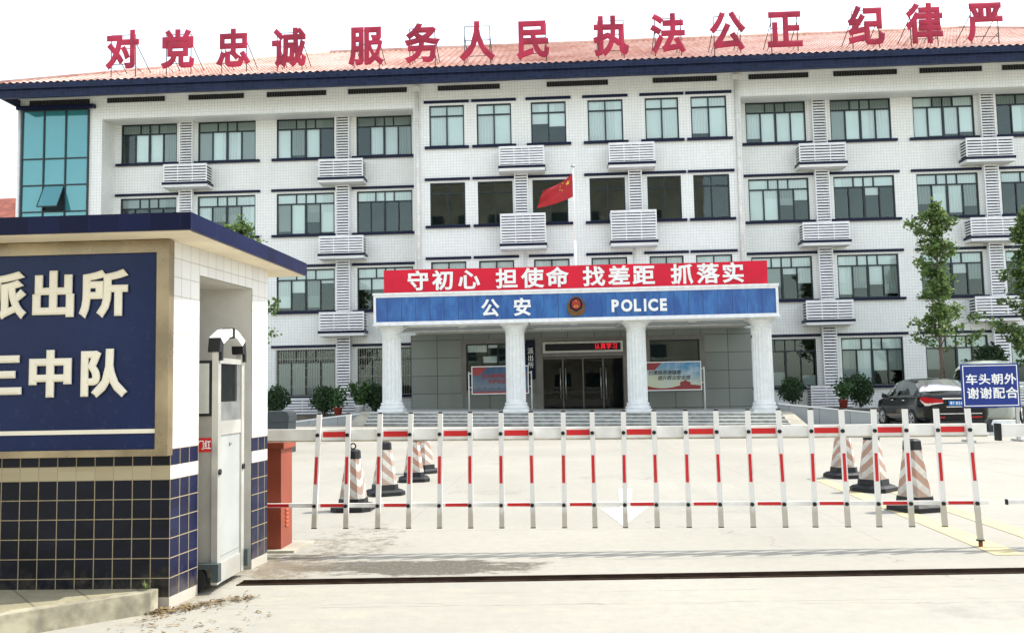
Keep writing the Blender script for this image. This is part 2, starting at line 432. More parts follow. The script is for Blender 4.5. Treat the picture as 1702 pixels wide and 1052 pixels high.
def emit(name, col, s):
    m = bpy.data.materials.new(name); m.use_nodes = True
    b = m.node_tree.nodes['Principled BSDF']; b.inputs['Base Color'].default_value = (0, 0, 0, 1)
    b.inputs['Emission Color'].default_value = (*col, 1); b.inputs['Emission Strength'].default_value = s
    return m
M['led_red'] = emit('led_red', (1.0, 0.015, 0.03), 0.55)

# ------------------------------------------------------------------ mesh helpers
class MB:
    def __init__(s): s.v = []; s.f = []; s.mi = []; s.sm = []
    def quad(s, pts, mi=0, sm=False):
        k = len(s.v); s.v += [tuple(p) for p in pts]; s.f.append(tuple(range(k, k+len(pts)))); s.mi.append(mi); s.sm.append(sm); return s
    def box(s, x0, x1, y0, y1, z0, z1, mi=0):
        return s.prism([(x0, y0), (x1, y0), (x1, y1), (x0, y1)], z0, z1, mi)
    def prism(s, poly, z0, z1, mi=0):
        a = sum(poly[i][0]*poly[(i+1) % len(poly)][1]-poly[(i+1) % len(poly)][0]*poly[i][1] for i in range(len(poly)))
        if a < 0: poly = poly[::-1]
        n = len(poly); k = len(s.v)
        zz0 = z0 if isinstance(z0, (list, tuple)) else [z0]*n
        zz1 = z1 if isinstance(z1, (list, tuple)) else [z1]*n
        s.v += [(x, y, zz0[i]) for i, (x, y) in enumerate(poly)] + [(x, y, zz1[i]) for i, (x, y) in enumerate(poly)]
        fs = [tuple(range(k+n-1, k-1, -1)), tuple(range(k+n, k+2*n))] + [(k+i, k+(i+1) % n, k+n+(i+1) % n, k+n+i) for i in range(n)]
        s.f += fs; s.mi += [mi]*len(fs); s.sm += [False]*len(fs); return s
    def extr(s, poly_xz, y0, y1, mi=0):
        """polygon in the x-z plane pushed from y0 to y1"""
        n = len(poly_xz); k = len(s.v)
        a = sum(poly_xz[i][0]*poly_xz[(i+1) % n][1]-poly_xz[(i+1) % n][0]*poly_xz[i][1] for i in range(n))
        if a < 0: poly_xz = poly_xz[::-1]
        s.v += [(x, y0, z) for x, z in poly_xz] + [(x, y1, z) for x, z in poly_xz]
        fs = [tuple(range(k, k+n)), tuple(range(k+2*n-1, k+n-1, -1))] + [(k+(i+1) % n, k+i, k+n+i, k+n+(i+1) % n) for i in range(n)]
        s.f += fs; s.mi += [mi]*len(fs); s.sm += [False]*len(fs); return s
    def tube(s, a, b, r, n=8, mi=0, r2=None, cap=True):
        a, b = Vector(a), Vector(b); d = (b-a).normalized()
        u = d.cross(Vector((0, 0, 1)) if abs(d.z) < 0.95 else Vector((1, 0, 0))).normalized(); w = d.cross(u)
        r2 = r if r2 is None else r2; k = len(s.v)
        for c, rr in ((a, r), (b, r2)):
            for i in range(n):
                t = 2*math.pi*i/n; s.v.append(tuple(c+u*(rr*math.cos(t))+w*(rr*math.sin(t))))
        for i in range(n):
            s.f.append((k+i, k+n+i, k+n+(i+1) % n, k+(i+1) % n)); s.mi.append(mi); s.sm.append(True)
        if cap:
            s.f.append(tuple(range(k, k+n))); s.f.append(tuple(range(k+2*n-1, k+n-1, -1))); s.mi += [mi, mi]; s.sm += [False, False]
        return s
    def lathe(s, prof, n=20, cx=0, cy=0, mi=0, rad=None, sm=True):
        """prof: list of (r, z); rad(i) scales the radius at the i-th angle"""
        k = len(s.v)
        for r, z in prof:
            for i in range(n):
                t = 2*math.pi*i/n; q = r*(rad(i, z) if rad else 1); s.v.append((cx+q*math.cos(t), cy+q*math.sin(t), z))
        for j in range(len(prof)-1):
            for i in range(n):
                s.f.append((k+j*n+i, k+j*n+(i+1) % n, k+(j+1)*n+(i+1) % n, k+(j+1)*n+i)); s.mi.append(mi); s.sm.append(sm)
        s.f.append(tuple(k+i for i in range(n-1, -1, -1))); s.f.append(tuple(k+(len(prof)-1)*n+i for i in range(n))); s.mi += [mi, mi]; s.sm += [False, False]
        return s
    def mesh(s, name, mats, org=(0, 0, 0)):
        me = bpy.data.meshes.new(name)
        me.from_pydata([(x-org[0], y-org[1], z-org[2]) for x, y, z in s.v], [], s.f)
        for m in (mats if isinstance(mats, (list, tuple)) else [mats]): me.materials.append(M[m] if isinstance(m, str) else m)
        me.polygons.foreach_set('material_index', s.mi); me.polygons.foreach_set('use_smooth', s.sm)
        me.update(); return me
    def build(s, name, mats, parent=None, org=None, loc=None):
        """vertices are in world coordinates when org is the parent's place"""
        o0 = org if org is not None else (ORG.get(parent.name, (0, 0, 0)) if parent else (0, 0, 0))
        return link(name, s.mesh(name, mats, o0), parent, loc)

ORG = {}
def link(name, me, parent=None, loc=None):
    o = bpy.data.objects.new(name, me); COL.objects.link(o)
    if parent: o.parent = parent
    if loc is not None: o.location = loc
    return o
def tag(o, label=None, cat=None, group=None, kind=None):
    if label: o['label'] = label
    if cat: o['category'] = cat
    if group: o['group'] = group
    if kind: o['kind'] = kind
    return o
def thing(name, label, cat, loc=(0, 0, 0), rz=0, group=None):
    o = bpy.data.objects.new(name, None); COL.objects.link(o); o.location = loc; o.rotation_euler = (0, 0, rz)
    o.empty_display_size = 0.3
    ORG[o.name] = loc
    return tag(o, label, cat, group)
def copy_tree(o, parent=None):
    c = o.copy(); COL.objects.link(c); c.parent = parent
    for ch in list(o.children): copy_tree(ch, c)
    return c

def glyph(ch, w, h, depth, bold=0.02, shear=0.0):
    """a character as a mesh, its em box w by h centred on the origin, facing -Y"""
    c = bpy.data.curves.new('glyph', 'FONT'); c.body = ch; c.extrude = 0.03; c.bevel_depth = bold; c.bevel_resolution = 0; c.resolution_u = 3; c.shear = shear
    o = bpy.data.objects.new('glyph', c); COL.objects.link(o)
    dg = bpy.context.evaluated_depsgraph_get()
    me = bpy.data.meshes.new_from_object(o.evaluated_get(dg)); bpy.data.objects.remove(o); bpy.data.curves.remove(c)
    xs = [v.co.x for v in me.vertices]; ys = [v.co.y for v in me.vertices]; zs = [v.co.z for v in me.vertices]
    return me, xs, ys, zs
def text(mb, body, cx, y, cz, w, h, depth, bold=0.02, mi=0, em=True, shear=0.0):
    """adds one character (em=True: em box w x h; em=False: fitted to w x h) to a mesh builder, standing at y, facing -Y"""
    me, xs, ys, zs = glyph(body, w, h, depth, bold, shear)
    z0, z1 = min(zs), max(zs)
    if em: mx, my, sx, sy = 0.5, 0.36, w, h
    else:
        mx, my = (min(xs)+max(xs))/2, (min(ys)+max(ys))/2; sx, sy = w/(max(xs)-min(xs)), h/(max(ys)-min(ys))
    k = len(mb.v)
    for v in me.vertices:
        mb.v.append((cx+(v.co.x-mx)*sx, y-(v.co.z-z0)/(z1-z0)*depth, cz+(v.co.y-my)*sy))
    for p in me.polygons:
        mb.f.append(tuple(k+i for i in p.vertices)); mb.mi.append(mi); mb.sm.append(False)
    bpy.data.meshes.remove(me)
    return mb

def letters(name, items, mat, parent, org=None):
    for it in items:
        m = MB(); text(m, *it[:7], **(it[7] if len(it) > 7 else {})); m.build(name, mat, parent, org=org)

def grade(x, y):
    t = min(1.0, max(0.0, (y-24.0)/8.0)); t = t*t*(3-2*t)
    return -0.018*(max(-16, min(18, x))-0.6)*t

# ------------------------------------------------------------------ ground
def ground():
    xs = [-900, -300, -100, -60, -40] + [x for x in range(-30, 41, 2)] + [60, 100, 300, 900]
    ys = [-900, -200, -60, -20, 0, 3] + [5+i for i in range(0, 36, 1)] + [45, 60, 100, 300, 900]
    m = MB(); nx = len(xs)
    m.v = [(x, y, grade(x, y)) for y in ys for x in xs]
    for j in range(len(ys)-1):
        for i in range(nx-1):
            m.f.append((j*nx+i, j*nx+i+1, (j+1)*nx+i+1, (j+1)*nx+i)); m.mi.append(0); m.sm.append(True)
    tag(m.build('ground', 'ground'), kind='structure')
ground()

def flat(name, poly, mat, dz=0.004):
    m = MB(); m.quad([(x, y, grade(x, y)+dz) for x, y in poly]); o = m.build(name, mat); tag(o, kind='structure'); return o
flat('road_arrow', [(0.60, 9.22), (0.98, 10.62), (0.785, 10.60), (0.94, 12.50), (0.76, 12.52), (0.66, 10.57), (0.43, 10.52)], 'road_white')
flat('road_line', [(3.42, 7.50), (3.66, 7.50), (3.80, 13.35), (3.62, 13.35)], 'road_yellow')
flat('road_line', [(4.02, 7.80), (4.24, 7.80), (4.32, 12.2), (4.12, 12.2)], 'road_yellow')
# gate track: a sunk steel channel with two lips
tr = MB()
tr.quad([(-2.4, 6.63, 0.004), (9, 7.00, 0.004), (9, 7.15, 0.004), (-2.4, 6.76, 0.004)], 0)
tr.prism([(-2.4, 6.76), (9, 7.15), (9, 7.168), (-2.4, 6.778)], 0.0, 0.008, 1)
tr.prism([(-2.4, 6.612), (9, 6.982), (9, 7.0), (-2.4, 6.63)], 0.0, 0.008, 1)
tag(tr.build('gate_track', [plain('rusty_track', (0.010, 0.006, 0.004), 0.95, 0, 0.6, 6, 0.02), plain('worn_track_lip', (0.045, 0.028, 0.018), 0.9, 0, 0.5, 8, 0.05)]), kind='structure')

# raised pavement in front of the gatehouse and its kerb
pv = MB(); pv.prism([(-9, 0.2), (-2.78, 5.82), (-2.70, 5.925), (-2.66, 6.2), (-9, 6.2)], -0.05, 0.13)
tag(pv.build('pavement', 'slab'), kind='structure')
kb = MB(); kb.prism([(-8.86, 0.06), (-2.665, 5.80), (-2.66, 5.90), (-2.705, 5.915), (-2.79, 5.81), (-9, 0.19)], -0.05, 0.136)
tag(kb.build('kerb', plain('mossy_kerb', (0.36, 0.33, 0.24), 0.9, 0, 0.45, 6)), kind='structure')

# dry leaves swept against the gatehouse corner
lf = MB(); r2 = random.Random(3)
for i in range(420):
    if i % 5: a = r2.random()**1.5; x = -2.64+a*0.5+r2.gauss(0, 0.03); y = 5.86+a*0.42+r2.gauss(0, 0.035)-abs(r2.gauss(0, 0.07))
    else: x = -2.75+r2.random()*0.9; y = 5.2+r2.random()*0.75
    if y > 5.9 and x < -2.55: x += 0.15
    if (y-0.06) > 5.74+0.926*(x+2.665)+0.0 and x < -2.66: continue
    t = r2.random()*6.28; l = 0.008+r2.random()*0.02; w = l*0.4
    dx, dy = math.cos(t), math.sin(t); z = 0.004+r2.random()*0.01
    lf.quad([(x-dx*l, y-dy*l, z), (x+dy*w, y-dx*w, z+0.006), (x+dx*l, y+dy*l, z+r2.random()*0.012), (x-dy*w, y+dx*w, z+0.003)])
tag(lf.build('leaf_litter', 'litter'), kind='stuff')

# ------------------------------------------------------------------ office building
BX0, BX1 = -24.0, 33.0
YC, YW = 38.6, 39.78            # centre bay front, recessed wing wall
bld = thing('office_building', 'four storey white tiled office building with navy eaves and red tiled roof', 'building', (4.5, 38.6, 0))
WINGS = [(-19.91, -17.29), (-16.31, -13.62), (-12.65, -9.99), (-8.97, -6.44), (8.50, 11.13), (12.20, 14.83), (15.77, 18.41), (19.36, 22.0), (22.97, 25.6), (26.56, 29.2)]
CENT = [(-5.47, -3.93), (-3.38, -1.86), (-1.0, 0.53), (1.47, 3.0), (3.95, 5.40), (5.92, 7.46)]
ROWS = {4: (11.98, 13.82), 3: (8.48, 10.37), 2: (5.0, 6.9), 1: (1.22, 3.28)}

def wall_with_holes(m, x0, x1, z0, z1, y0, y1, holes, mi=0):
    """boxes round rectangular holes; boxes only butt, they never overlap"""
    zs = sorted({z0, z1} | {h[2] for h in holes} | {h[3] for h in holes})
    for a, b in zip(zs, zs[1:]):
        hs = sorted((h[0], h[1]) for h in holes if h[2] <= a+1e-6 and h[3] >= b-1e-6)
        x = x0
        for ha, hb in hs:
            if ha > x+1e-6: m.box(x, ha, y0, y1, a, b, mi)
            x = hb
        if x < x1-1e-6: m.box(x, x1, y0, y1, a, b, mi)

wall = MB()
LW0, LW1, RW0, RW1 = -20.2, -6.17, 8.06, 30.0
wl = [w for w in WINGS if w[1] < 0]; wr = [w for w in WINGS if w[0] > 0]
wall_with_holes(wall, LW0, LW1, -0.6, 13.82, YW, YW+0.32, [(a, b, *ROWS[r]) for a, b in wl for r in ROWS])
wall_with_holes(wall, RW0, RW1, -0.6, 13.82, YW, YW+0.32, [(a, b, *ROWS[r]) for a, b in wr for r in ROWS])
wall_with_holes(wall, LW1, RW0, 3.72, 14.74, YC, YC+0.32, [(a, b, *ROWS[r]) for a, b in CENT for r in (4, 3, 2)])
wall.box(LW1, LW1+0.32, YC+0.32, YW+0.32, 3.72, 14.74); wall.box(RW0-0.32, RW0, YC+0.32, YW+0.32, 3.72, 14.74)
for a, b in ((BX0, LW0), (RW1, BX1)):                     # end piers
    wall.box(a, b, YC, YC+0.3, -0.6, 14.74)
wall.box(LW0-0.3, LW0, YC+0.3, YW+0.32, -0.6, 14.74); wall.box(RW1, RW1+0.3, YC+0.3, YW+0.32, -0.6, 14.74)
wall.box(BX0, BX0+0.3, YC+0.3, 56, -0.6, 14.74); wall.box(BX1-0.3, BX1, YC+0.3, 56, -0.6, 14.74)
wall.box(BX0+0.3, BX1-0.3, 55.7, 56, -0.6, 14.74)
for a, b in ((LW0, LW1), (RW0, RW1)):                     # frieze hanging over the recessed wings
    wall.box(a, b, YC, YC+0.3, 13.74, 14.74)
wall.build('wall', 'facade', bld)
sf = MB()
for a, b in ((LW0, LW1), (RW0, RW1)): sf.box(a, b, YC+0.3, YW+0.32, 13.825, 13.9)
sf.box(BX0, BX1, 37.361, YC-0.002, 14.7405, 14.80)
sf.build('soffit', 'soffit', bld)
fa = MB()
fa.box(BX0-.10, BX1+.10, 37.2, 37.36, 14.38, 14.74); fa.box(BX0-.10, BX0-.003, 37.36, 57, 14.38, 14.74); fa.box(BX1+.003, BX1+.10, 37.36, 57, 14.38, 14.74)
fa.box(BX0-.20, BX1+.20, 37.08, 37.4, 14.74, 14.99); fa.box(BX0-.20, BX0+.02, 37.4, 57.1, 14.801, 14.99); fa.box(BX1-.02, BX1+.20, 37.4, 57.1, 14.801, 14.99)
fa.build('eave_fascia', 'navy_tile', bld)
inn = MB()
inn.box(BX0+0.4, LW1, YW+1.6, YW+1.8, 0, 14.6); inn.box(RW0, BX1-0.4, YW+1.6, YW+1.8, 0, 14.6); inn.box(LW1+0.34, RW0-0.34, YC+2.2, YC+2.4, 0, 14.6)
for z in (0.3, 3.65, 7.2, 10.7, 14.2):
    inn.box(LW0+0.02, LW1-0.05, YW+0.33, YW+1.59, z, z+0.15); inn.box(RW0+0.05, RW1-0.02, YW+0.33, YW+1.59, z, z+0.15); inn.box(LW1+0.35, RW0-0.35, YC+0.33, YC+2.19, z, z+0.15)
for x in (-13.2, 11.6, 15.3, 18.9, 22.5, 26.1): inn.box(x-0.08, x+0.08, YW+0.33, YW+1.59, 0.5, 14.1)
inn.build('interior', 'dark_room', bld)

# vents under the eaves
vx = [(-23.56, -20.8), (-19.97, -17.35), (-16.25, -13.76), (-12.7, -10.05), (-9.05, -6.45), (-5.06, -2.35), (-0.27, 2.38), (4.34, 7.08), (8.45, 10.98), (12.06, 14.72), (15.69, 18.27), (19.13, 21.61), (22.9, 25.5), (26.5, 29.1)]
for a, b in vx:
    v = MB(); v.box(a, b, YC-0.012, YC-0.004, 14.47, 14.70, 0)
    n = int((b-a)/0.11)
    for i in range(n+1): x = a+(b-a)*i/n; v.box(x-0.012, x+0.012, YC-0.03, YC-0.0125, 14.47, 14.70, 1)
    v.build('vent', [plain('vent_dark', (0.02, 0.02, 0.018), 0.9), 'rod'], bld)

# windows: one frame mesh for each kind, shared by its copies
def frame_mesh(w, h, kind):
    m = MB(); t = 0.055; y0, y1 = 0.0, 0.07
    m.box(0, w, y0, y1, 0, t); m.box(0, w, y0, y1, h-t, h); m.box(0, t, y0, y1, t, h-t); m.box(w-t, w, y0, y1, t, h-t)
    if kind == 'bare': return m.mesh('window_frame', 'window_frame')
    zt = h*0.745; m.box(t, w-t, y0, y1, zt-t/2, zt+t/2)
    if kind == 'wing':
        for q in (0.335, 0.5, 0.665): m.box(w*q-0.02, w*q+0.02, y0+0.005, y1, zt+t/2, h-t)
        for q, tt in ((0.25, 0.025), (0.5, 0.045), (0.75, 0.025)): m.box(w*q-tt, w*q+tt, y0-0.01, y1, t, zt-t/2)
    else:
        m.box(w*.5-0.022, w*.5+0.022, y0+0.005, y1, zt+t/2, h-t); m.box(w*.5-0.028, w*.5+0.028, y0-0.01, y1, t, zt-t/2)
    return m.mesh('window_frame', 'window_frame')
def slab_mesh(name, w, h, d, mat):
    m = MB(); m.box(0, w, 0, d, 0, h); return m.mesh(name, mat)
_fm = {}
def window(x0, x1, z0, z1, y, kind, spec, lintel, sill=True):
    w, h = round(x1-x0, 2), round(z1-z0, 2)
    key = (w, h, kind)
    if key not in _fm:
        g = MB(); g.quad([(0.05, 0.045, 0.05), (w-0.05, 0.045, 0.05), (w-0.05, 0.045, h-0.05), (0.05, 0.045, h-0.05)])
        _fm[key] = (frame_mesh(w, h, kind), g.mesh('pane', 'glass'))
    f = link('window', _fm[key][0], bld, (x0-ORG[bld.name][0], y+0.06-ORG[bld.name][1], z0))
    link('pane', _fm[key][1], f)
    if spec:
        zt = h*0.745; m = MB()
        tops, lows = spec
        tq = (0, .335, .5, .665, 1) if kind == 'wing' else (0, .5, 1)
        for (a, b), d in zip(zip(tq, tq[1:]), tops):
            if d: m.box(a*w+0.03, b*w-0.03, 0.072, 0.084, zt+0.02+(1-abs(d))*(h-zt-0.06), h-0.03, 0 if d > 0 else 1)
        n = len(lows)
        for i, d in enumerate(lows):
            if d:
                yb = 0.072 if i % 2 else 0.088; e = abs(d)
                za, zb_ = (0.04+(1-e)*(zt-0.06), zt-0.012) if e <= 1 else (0.04, 0.04+(e-1)*(zt-0.06))     # over 1: a half curtain from the sill up
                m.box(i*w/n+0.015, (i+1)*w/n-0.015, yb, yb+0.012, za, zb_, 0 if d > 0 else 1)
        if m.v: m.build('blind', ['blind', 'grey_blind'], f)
    if sill: link('sill', slab_mesh('sill', w+0.40, 0.11, 0.22, 'navy_gloss'), f, (-0.20, -0.18, -0.115))
    if lintel: link('lintel', slab_mesh('lintel', w+0.44, 0.11, 0.17, 'navy_gloss'), f, (-0.22, -0.14, h+0.09))
    return f
T1, T0 = (1, 1, 1, 1), (0, 0, 0, 0)
TG = (-1, -1, -1, -1)
SP = {(4, 0): (TG, (0, .96, 1, -.98)), (4, 1): (TG, (-.98, .99, 1, -.98)), (4, 2): (TG, (1, -.9, 1, 0)), (4, 3): (TG, (0, .95, 1, -.98)),
      (4, 4): (TG, (.85, 1, .97, .95)), (4, 5): (TG, (-.97, .98, .99, 1)), (4, 6): ((1, -1, -1, 1), (1, .95, .9, .85)), (4, 7): (TG, (0, .9, 1, 1)),
      (3, 0): (TG, T0), (3, 1): (T1, (1, -.5, -.8, .9)), (3, 2): (T1, (-.9, 1, -.6, .95)), (3, 3): (T1, T0),
      (3, 4): (T1, (.99, 1, -.5, .35)), (3, 5): (T1, (0, 0, .25, 0)), (3, 6): (T1, (-.6, .95, .9, -.7)), (3, 7): (T1, T0),
      (2, 2): (T1, (.9, .4, -.9, .1)), (2, 3): (T1, (.35, .35, .4, 0)), (2, 4): (T1, (.7, -.6, .2, .5)), (2, 5): (T1, (.9, -.7, .6, -.9)), (2, 6): (T1, (-.5, 0, .3, -.5)), (2, 7): (T1, T0),
      (1, 2): (T0, (-1.95, -1.95, -1.95, -1.95)), (1, 3): (T0, (0, 0, -1.5, 0)), (1, 4): (T0, (0, -1.4, 0, -1.3)), (1, 5): (T1, (-.8, .95, .6, -.6)), (1, 6): (T1, (-.6, 0, .8, 0)), (1, 7): (T1, (.5, .2, 0, .4))}
r3 = random.Random(11)
for r, (z0, z1) in ROWS.items():
    for i, (a, b) in enumerate(WINGS):
        sp = SP.get((r, i)) or (T1 if r3.random() < .7 else T0, tuple(r3.choice((0, .3, .6, .95)) for _ in range(4)))
        w = window(a, b, z0, z1, YW, 'wing', sp, r != 4)
        if r == 1 and b < 0:                                # white burglar bars on the left wing
            g = MB(); n = 24; W_, H_ = b-a, z1-z0
            for k in range(n+1): x = W_*k/n; g.box(x-0.006, x+0.006, -0.20, -0.182, 0, H_)
            for k in range(6): z = H_*k/5; g.box(0, W_, -0.215, -0.201, z-0.009, z+0.009)
            g.build('security_grille', plain('grille_steel', (0.40, 0.39, 0.33), 0.5), w, org=(0, 0, 0))
for i, (a, b) in enumerate(CENT):
    window(a, b, *ROWS[4], YC, 'centre', ((1, 1), ((.96, .98), (.97, .97), (.35, .45), (.98, .97), (.95, .97), (.85, .98))[i]), True)
    window(a, b, *ROWS[3], YC, 'centre', None, True)
    window(a, b, *ROWS[2], YC, 'centre', ((1, 1), (.6, .3)), True)

# air-conditioner cages and the louvred ducts that link them
def cage(x0, x1, z0, z1, yf, yb, slab=True):
    m = MB(); W_ = x1-x0; t = 0.045
    for x in (x0, x1-t): m.box(x, x+t, yf, yf+t, z0, z1); m.box(x, x+t, yb-t, yb, z0, z1)
    m.box(x0+t, x1-t, yf, yf+t, z1-t, z1)
    for q in (1/3, 2/3): m.box(x0+W_*q-0.015, x0+W_*q+0.015, yf+0.005, yf+t-0.005, z0, z1-t)
    n = int(round((z1-z0)/0.125))
    for k in range(n):
        z = z0+(z1-z0-t)*(k+0.45)/n
        m.quad([(x0+t, yf-0.006, z), (x1-t, yf-0.006, z), (x1-t, yf+0.012, z+0.080), (x0+t, yf+0.012, z+0.080)])
        for x in (x0+0.004, x1-0.004): m.quad([(x, yf+t, z), (x, yb-t, z), (x, yb-t, z+0.05), (x, yf+t, z+0.05)])
    o = m.build('louvre_cage', 'white_metal', bld)
    if slab:
        s = MB(); s.box(x0-0.04, x1+0.04, yf-0.05, yb-0.003, z0-0.02, z0+0.09, 0); s.box(x0-0.02, x1+0.02, yf-0.03, yb-0.003, z0-0.14, z0-0.02, 1)
        s.build('base_slab', ['navy_gloss', 'soffit'], o, org=ORG[bld.name])
    u = MB()
    for q in ((0.03, 0.49), (0.51, 0.97)): u.box(x0+W_*q[0], x0+W_*q[1], yf+0.09, yb-0.05, z0+0.095, z1-0.06)
    u.build('outdoor_unit', plain('unit_gap_shade', (0.055, 0.065, 0.06), 0.8, spec=0.1), o, org=ORG[bld.name])  # oversized and near-black: shade between the slats put into the colour
def duct(x0, x1, z0, z1, yf, yb):
    m = MB(); t = 0.04
    for x in (x0, x1-t): m.box(x, x+t, yf, yb, z0, z1)
    n = int(round((z1-z0)/0.125))
    for k in range(n):
        z = z0+(z1-z0)*(k+0.3)/n
        m.quad([(x0+t, yf, z), (x1-t, yf, z), (x1-t, yf+0.03, z+0.078), (x0+t, yf+0.03, z+0.078)])
    o = m.build('louvre_duct', 'white_metal', bld)
    b_ = MB(); b_.box(x0+t, x1-t, yb-0.012, yb-0.003, z0, z1); b_.tube((x0+0.2, yb-0.08, z0), (x0+0.2, yb-0.08, z1), 0.04, 6); b_.tube((x0+0.38, yb-0.08, z0), (x0+0.38, yb-0.08, z1), 0.03, 6)
    b_.build('pipe', plain('duct_gap_shade', (0.07, 0.08, 0.075), 0.8, spec=0.1), o, org=ORG[bld.name])  # dark backing and pipes carry the painted shade behind the louvres
for xc in (-16.61, -9.53, 11.59, 18.66, 25.9):
    dx = 0.2 if xc > 0 and xc < 20 else (-0.03 if xc > -12 else -0.15)
    xd = xc+dx if xc != 11.59 else 11.65
    cage(xc-1.0, xc+1.0, 10.80, 11.72, 39.08, YW); cage(xc-1.0, xc+1.0, 7.38, 8.26, 39.08, YW); cage(xc-1.0, xc+1.0, 3.96, 4.88, 39.08, YW)
    for a, b in ((11.73, 13.82), (8.27, 10.65), (4.89, 7.23), (1.26, 3.81)): duct(xd-0.31, xd+0.31, a, b, YW-0.28, YW)
    if xc > 0: cage(xc-0.98, xc+0.98, 0.30, 1.25, 39.0, YW, False)
    else: cage(xc-3.0 if xc > -12 else xc-1, xc+0.9, 0.15, 1.14, 38.9, YW, False)
for xc in (-1.42, 3.27):
    cage(xc-0.97, xc+0.97, 10.78, 11.72, 37.95, YC); cage(xc-0.97, xc+0.97, 7.42, 8.80, 37.95, YC)
    xd = xc+(-0.06 if xc < 0 else 0.15); duct(xd-0.29, xd+0.29, 8.81, 10.63, YC-0.26, YC)
    p = MB(); p.tube((xc+0.05, YC-0.05, 3.8), (xc+0.05, YC-0.05, 7.27), 0.035, 8); p.build('pipe', 'white_metal', bld)
# rainwater pipes
for x in (-5.98, 7.88):
    p = MB(); p.tube((x, YC-0.09, 3.8), (x, YC-0.09, 14.45), 0.075, 10); p.box(x-0.14, x+0.14, YC-0.2, YC-0.002, 14.45, 14.68)
    for z in (5, 7, 9, 11, 13): p.tube((x, YC-0.09, z), (x, YC-0.09, z+0.06), 0.09, 10)
    p.build('downpipe', plain('cream_pipe', (0.76, 0.75, 0.70), 0.5), bld)
p = MB(); p.tube((BX0+0.02, YC-0.08, 0), (BX0+0.02, YC-0.08, 14.4), 0.07, 10); p.build('downpipe', 'white_metal', bld)

# teal glazed stair tower at the left end
ct = MB(); GX = [-23.83, -22.83, -21.83, -20.8]; GZ = [1.2+1.2*i for i in range(11)]; GZ[-1] = 14.2
for x in GX: ct.box(x-0.03, x+0.03, YC-0.10, YC-0.002, 1.2, 14.2)
for z in GZ:
    for a, b in zip(GX, GX[1:]): ct.box(a+0.03, b-0.03, YC-0.09, YC-0.002, z-0.03, z+0.03)
cto = ct.build('glazing', 'window_frame', bld)
pn = MB(); r4 = random.Random(5)
for i in range(3):
    for j in range(10):
        if i == 1 and j == 7: continue
        d = [r4.uniform(-.006, .006) for _ in range(4)]
        pn.quad([(GX[i]+.03, YC-.05+d[0], GZ[j]+.03), (GX[i+1]-.03, YC-.05+d[1], GZ[j]+.03), (GX[i+1]-.03, YC-.05+d[2], GZ[j+1]-.03), (GX[i]+.03, YC-.05+d[3], GZ[j+1]-.03)])
pn.build('pane', 'curtain_glass', cto, org=ORG[bld.name])
bk = MB(); bk.box(GX[1], GX[2], YC-0.02, YC-0.004, GZ[7], GZ[8]); bk.build('opening', plain('dark_opening', (0.02, 0.03, 0.035), 0.9), cto, org=ORG[bld.name])
op = MB(); zb, zt_ = GZ[7]+.03, GZ[8]-.03; yo = YC-0.6
op.quad([(GX[1]+.03, yo, zb+0.12), (GX[2]-.03, yo, zb+0.12), (GX[2]-.03, YC-.06, zt_), (GX[1]+.03, YC-.06, zt_)], 0)
for x in (GX[1]+.03, GX[2]-.06): op.prism([(x, yo-0.01), (x+.03, yo-0.01), (x+.03, YC-.07), (x, YC-.07)], [zb+.09, zb+.09, zt_-.04, zt_-.04], [zb+.14, zb+.14, zt_+.01, zt_+.01], 1)
op.box(GX[1]+.06, GX[2]-.06, yo-0.02, yo+0.02, zb+0.08, zb+0.13, 1)
op.build('open_pane', ['curtain_glass', 'window_frame'], cto, org=ORG[bld.name])
cp = MB(); cp.box(-24.06, -20.5, YC-0.25, YC-0.003, 14.24, 14.40); cp.build('lintel', 'navy_gloss', cto, org=ORG[bld.name])

# roof: corrugated clay tiles on the street slope, plain planes on the other three
EX0, EX1, EY0, EY1, EZ = BX0-.15, BX1+.15, 37.12, 57.0, 14.995
RX0, RX1, RY, RZ = -12.0, 21.2, 47.0, 19.62
def tile_slope():
    m = MB(); NR = 30; per = 0.30; sub = 4
    nc = int((EX1-EX0)/per)*sub
    rows = []
    for j in range(NR):
        for e in (0, 1):
            t = (j+e)/NR; y = EY0+(RY-EY0)*t; z = EZ+(RZ-EZ)*t + (0.035 if e == 0 else 0.0)
            rows.append((t, y, z))
    k = 0
    for t, y, z in rows:
        for i in range(nc+1):
            x = EX0+(EX1-EX0)*i/nc
            xl, xr = EX0+(RX0-EX0)*t, EX1+(RX1-EX1)*t
            x = min(max(x, xl), xr)
            m.v.append((x, y, z+0.035*math.cos(2*math.pi*i/sub)))
    n1 = nc+1
    for j in range(len(rows)-1):
        for i in range(nc):
            a, b = m.v[j*n1+i], m.v[j*n1+i+1]; c = m.v[(j+1)*n1+i]; d = m.v[(j+1)*n1+i+1]
            if abs(a[0]-b[0]) < 1e-6 and abs(c[0]-d[0]) < 1e-6: continue
            m.f.append((j*n1+i, j*n1+i+1, (j+1)*n1+i+1, (j+1)*n1+i)); m.mi.append(0); m.sm.append(False)
    m.quad([(EX0, EY1, EZ), (RX0, RY, RZ), (RX1, RY, RZ), (EX1, EY1, EZ)])
    m.quad([(EX0, EY0, EZ), (RX0, RY, RZ), (EX0, EY1, EZ)]); m.quad([(EX1, EY0, EZ), (EX1, EY1, EZ), (RX1, RY, RZ)])
    return m
ro = tile_slope().build('roof', 'roof', bld)
rc = MB()
rc.tube((RX0, RY, RZ+0.03), (RX1, RY, RZ+0.03), 0.13, 8)
for a, b in (((EX0, EY0, EZ+.02), (RX0, RY, RZ+.03)), ((EX1, EY0, EZ+.02), (RX1, RY, RZ+.03))): rc.tube(a, b, 0.12, 8)
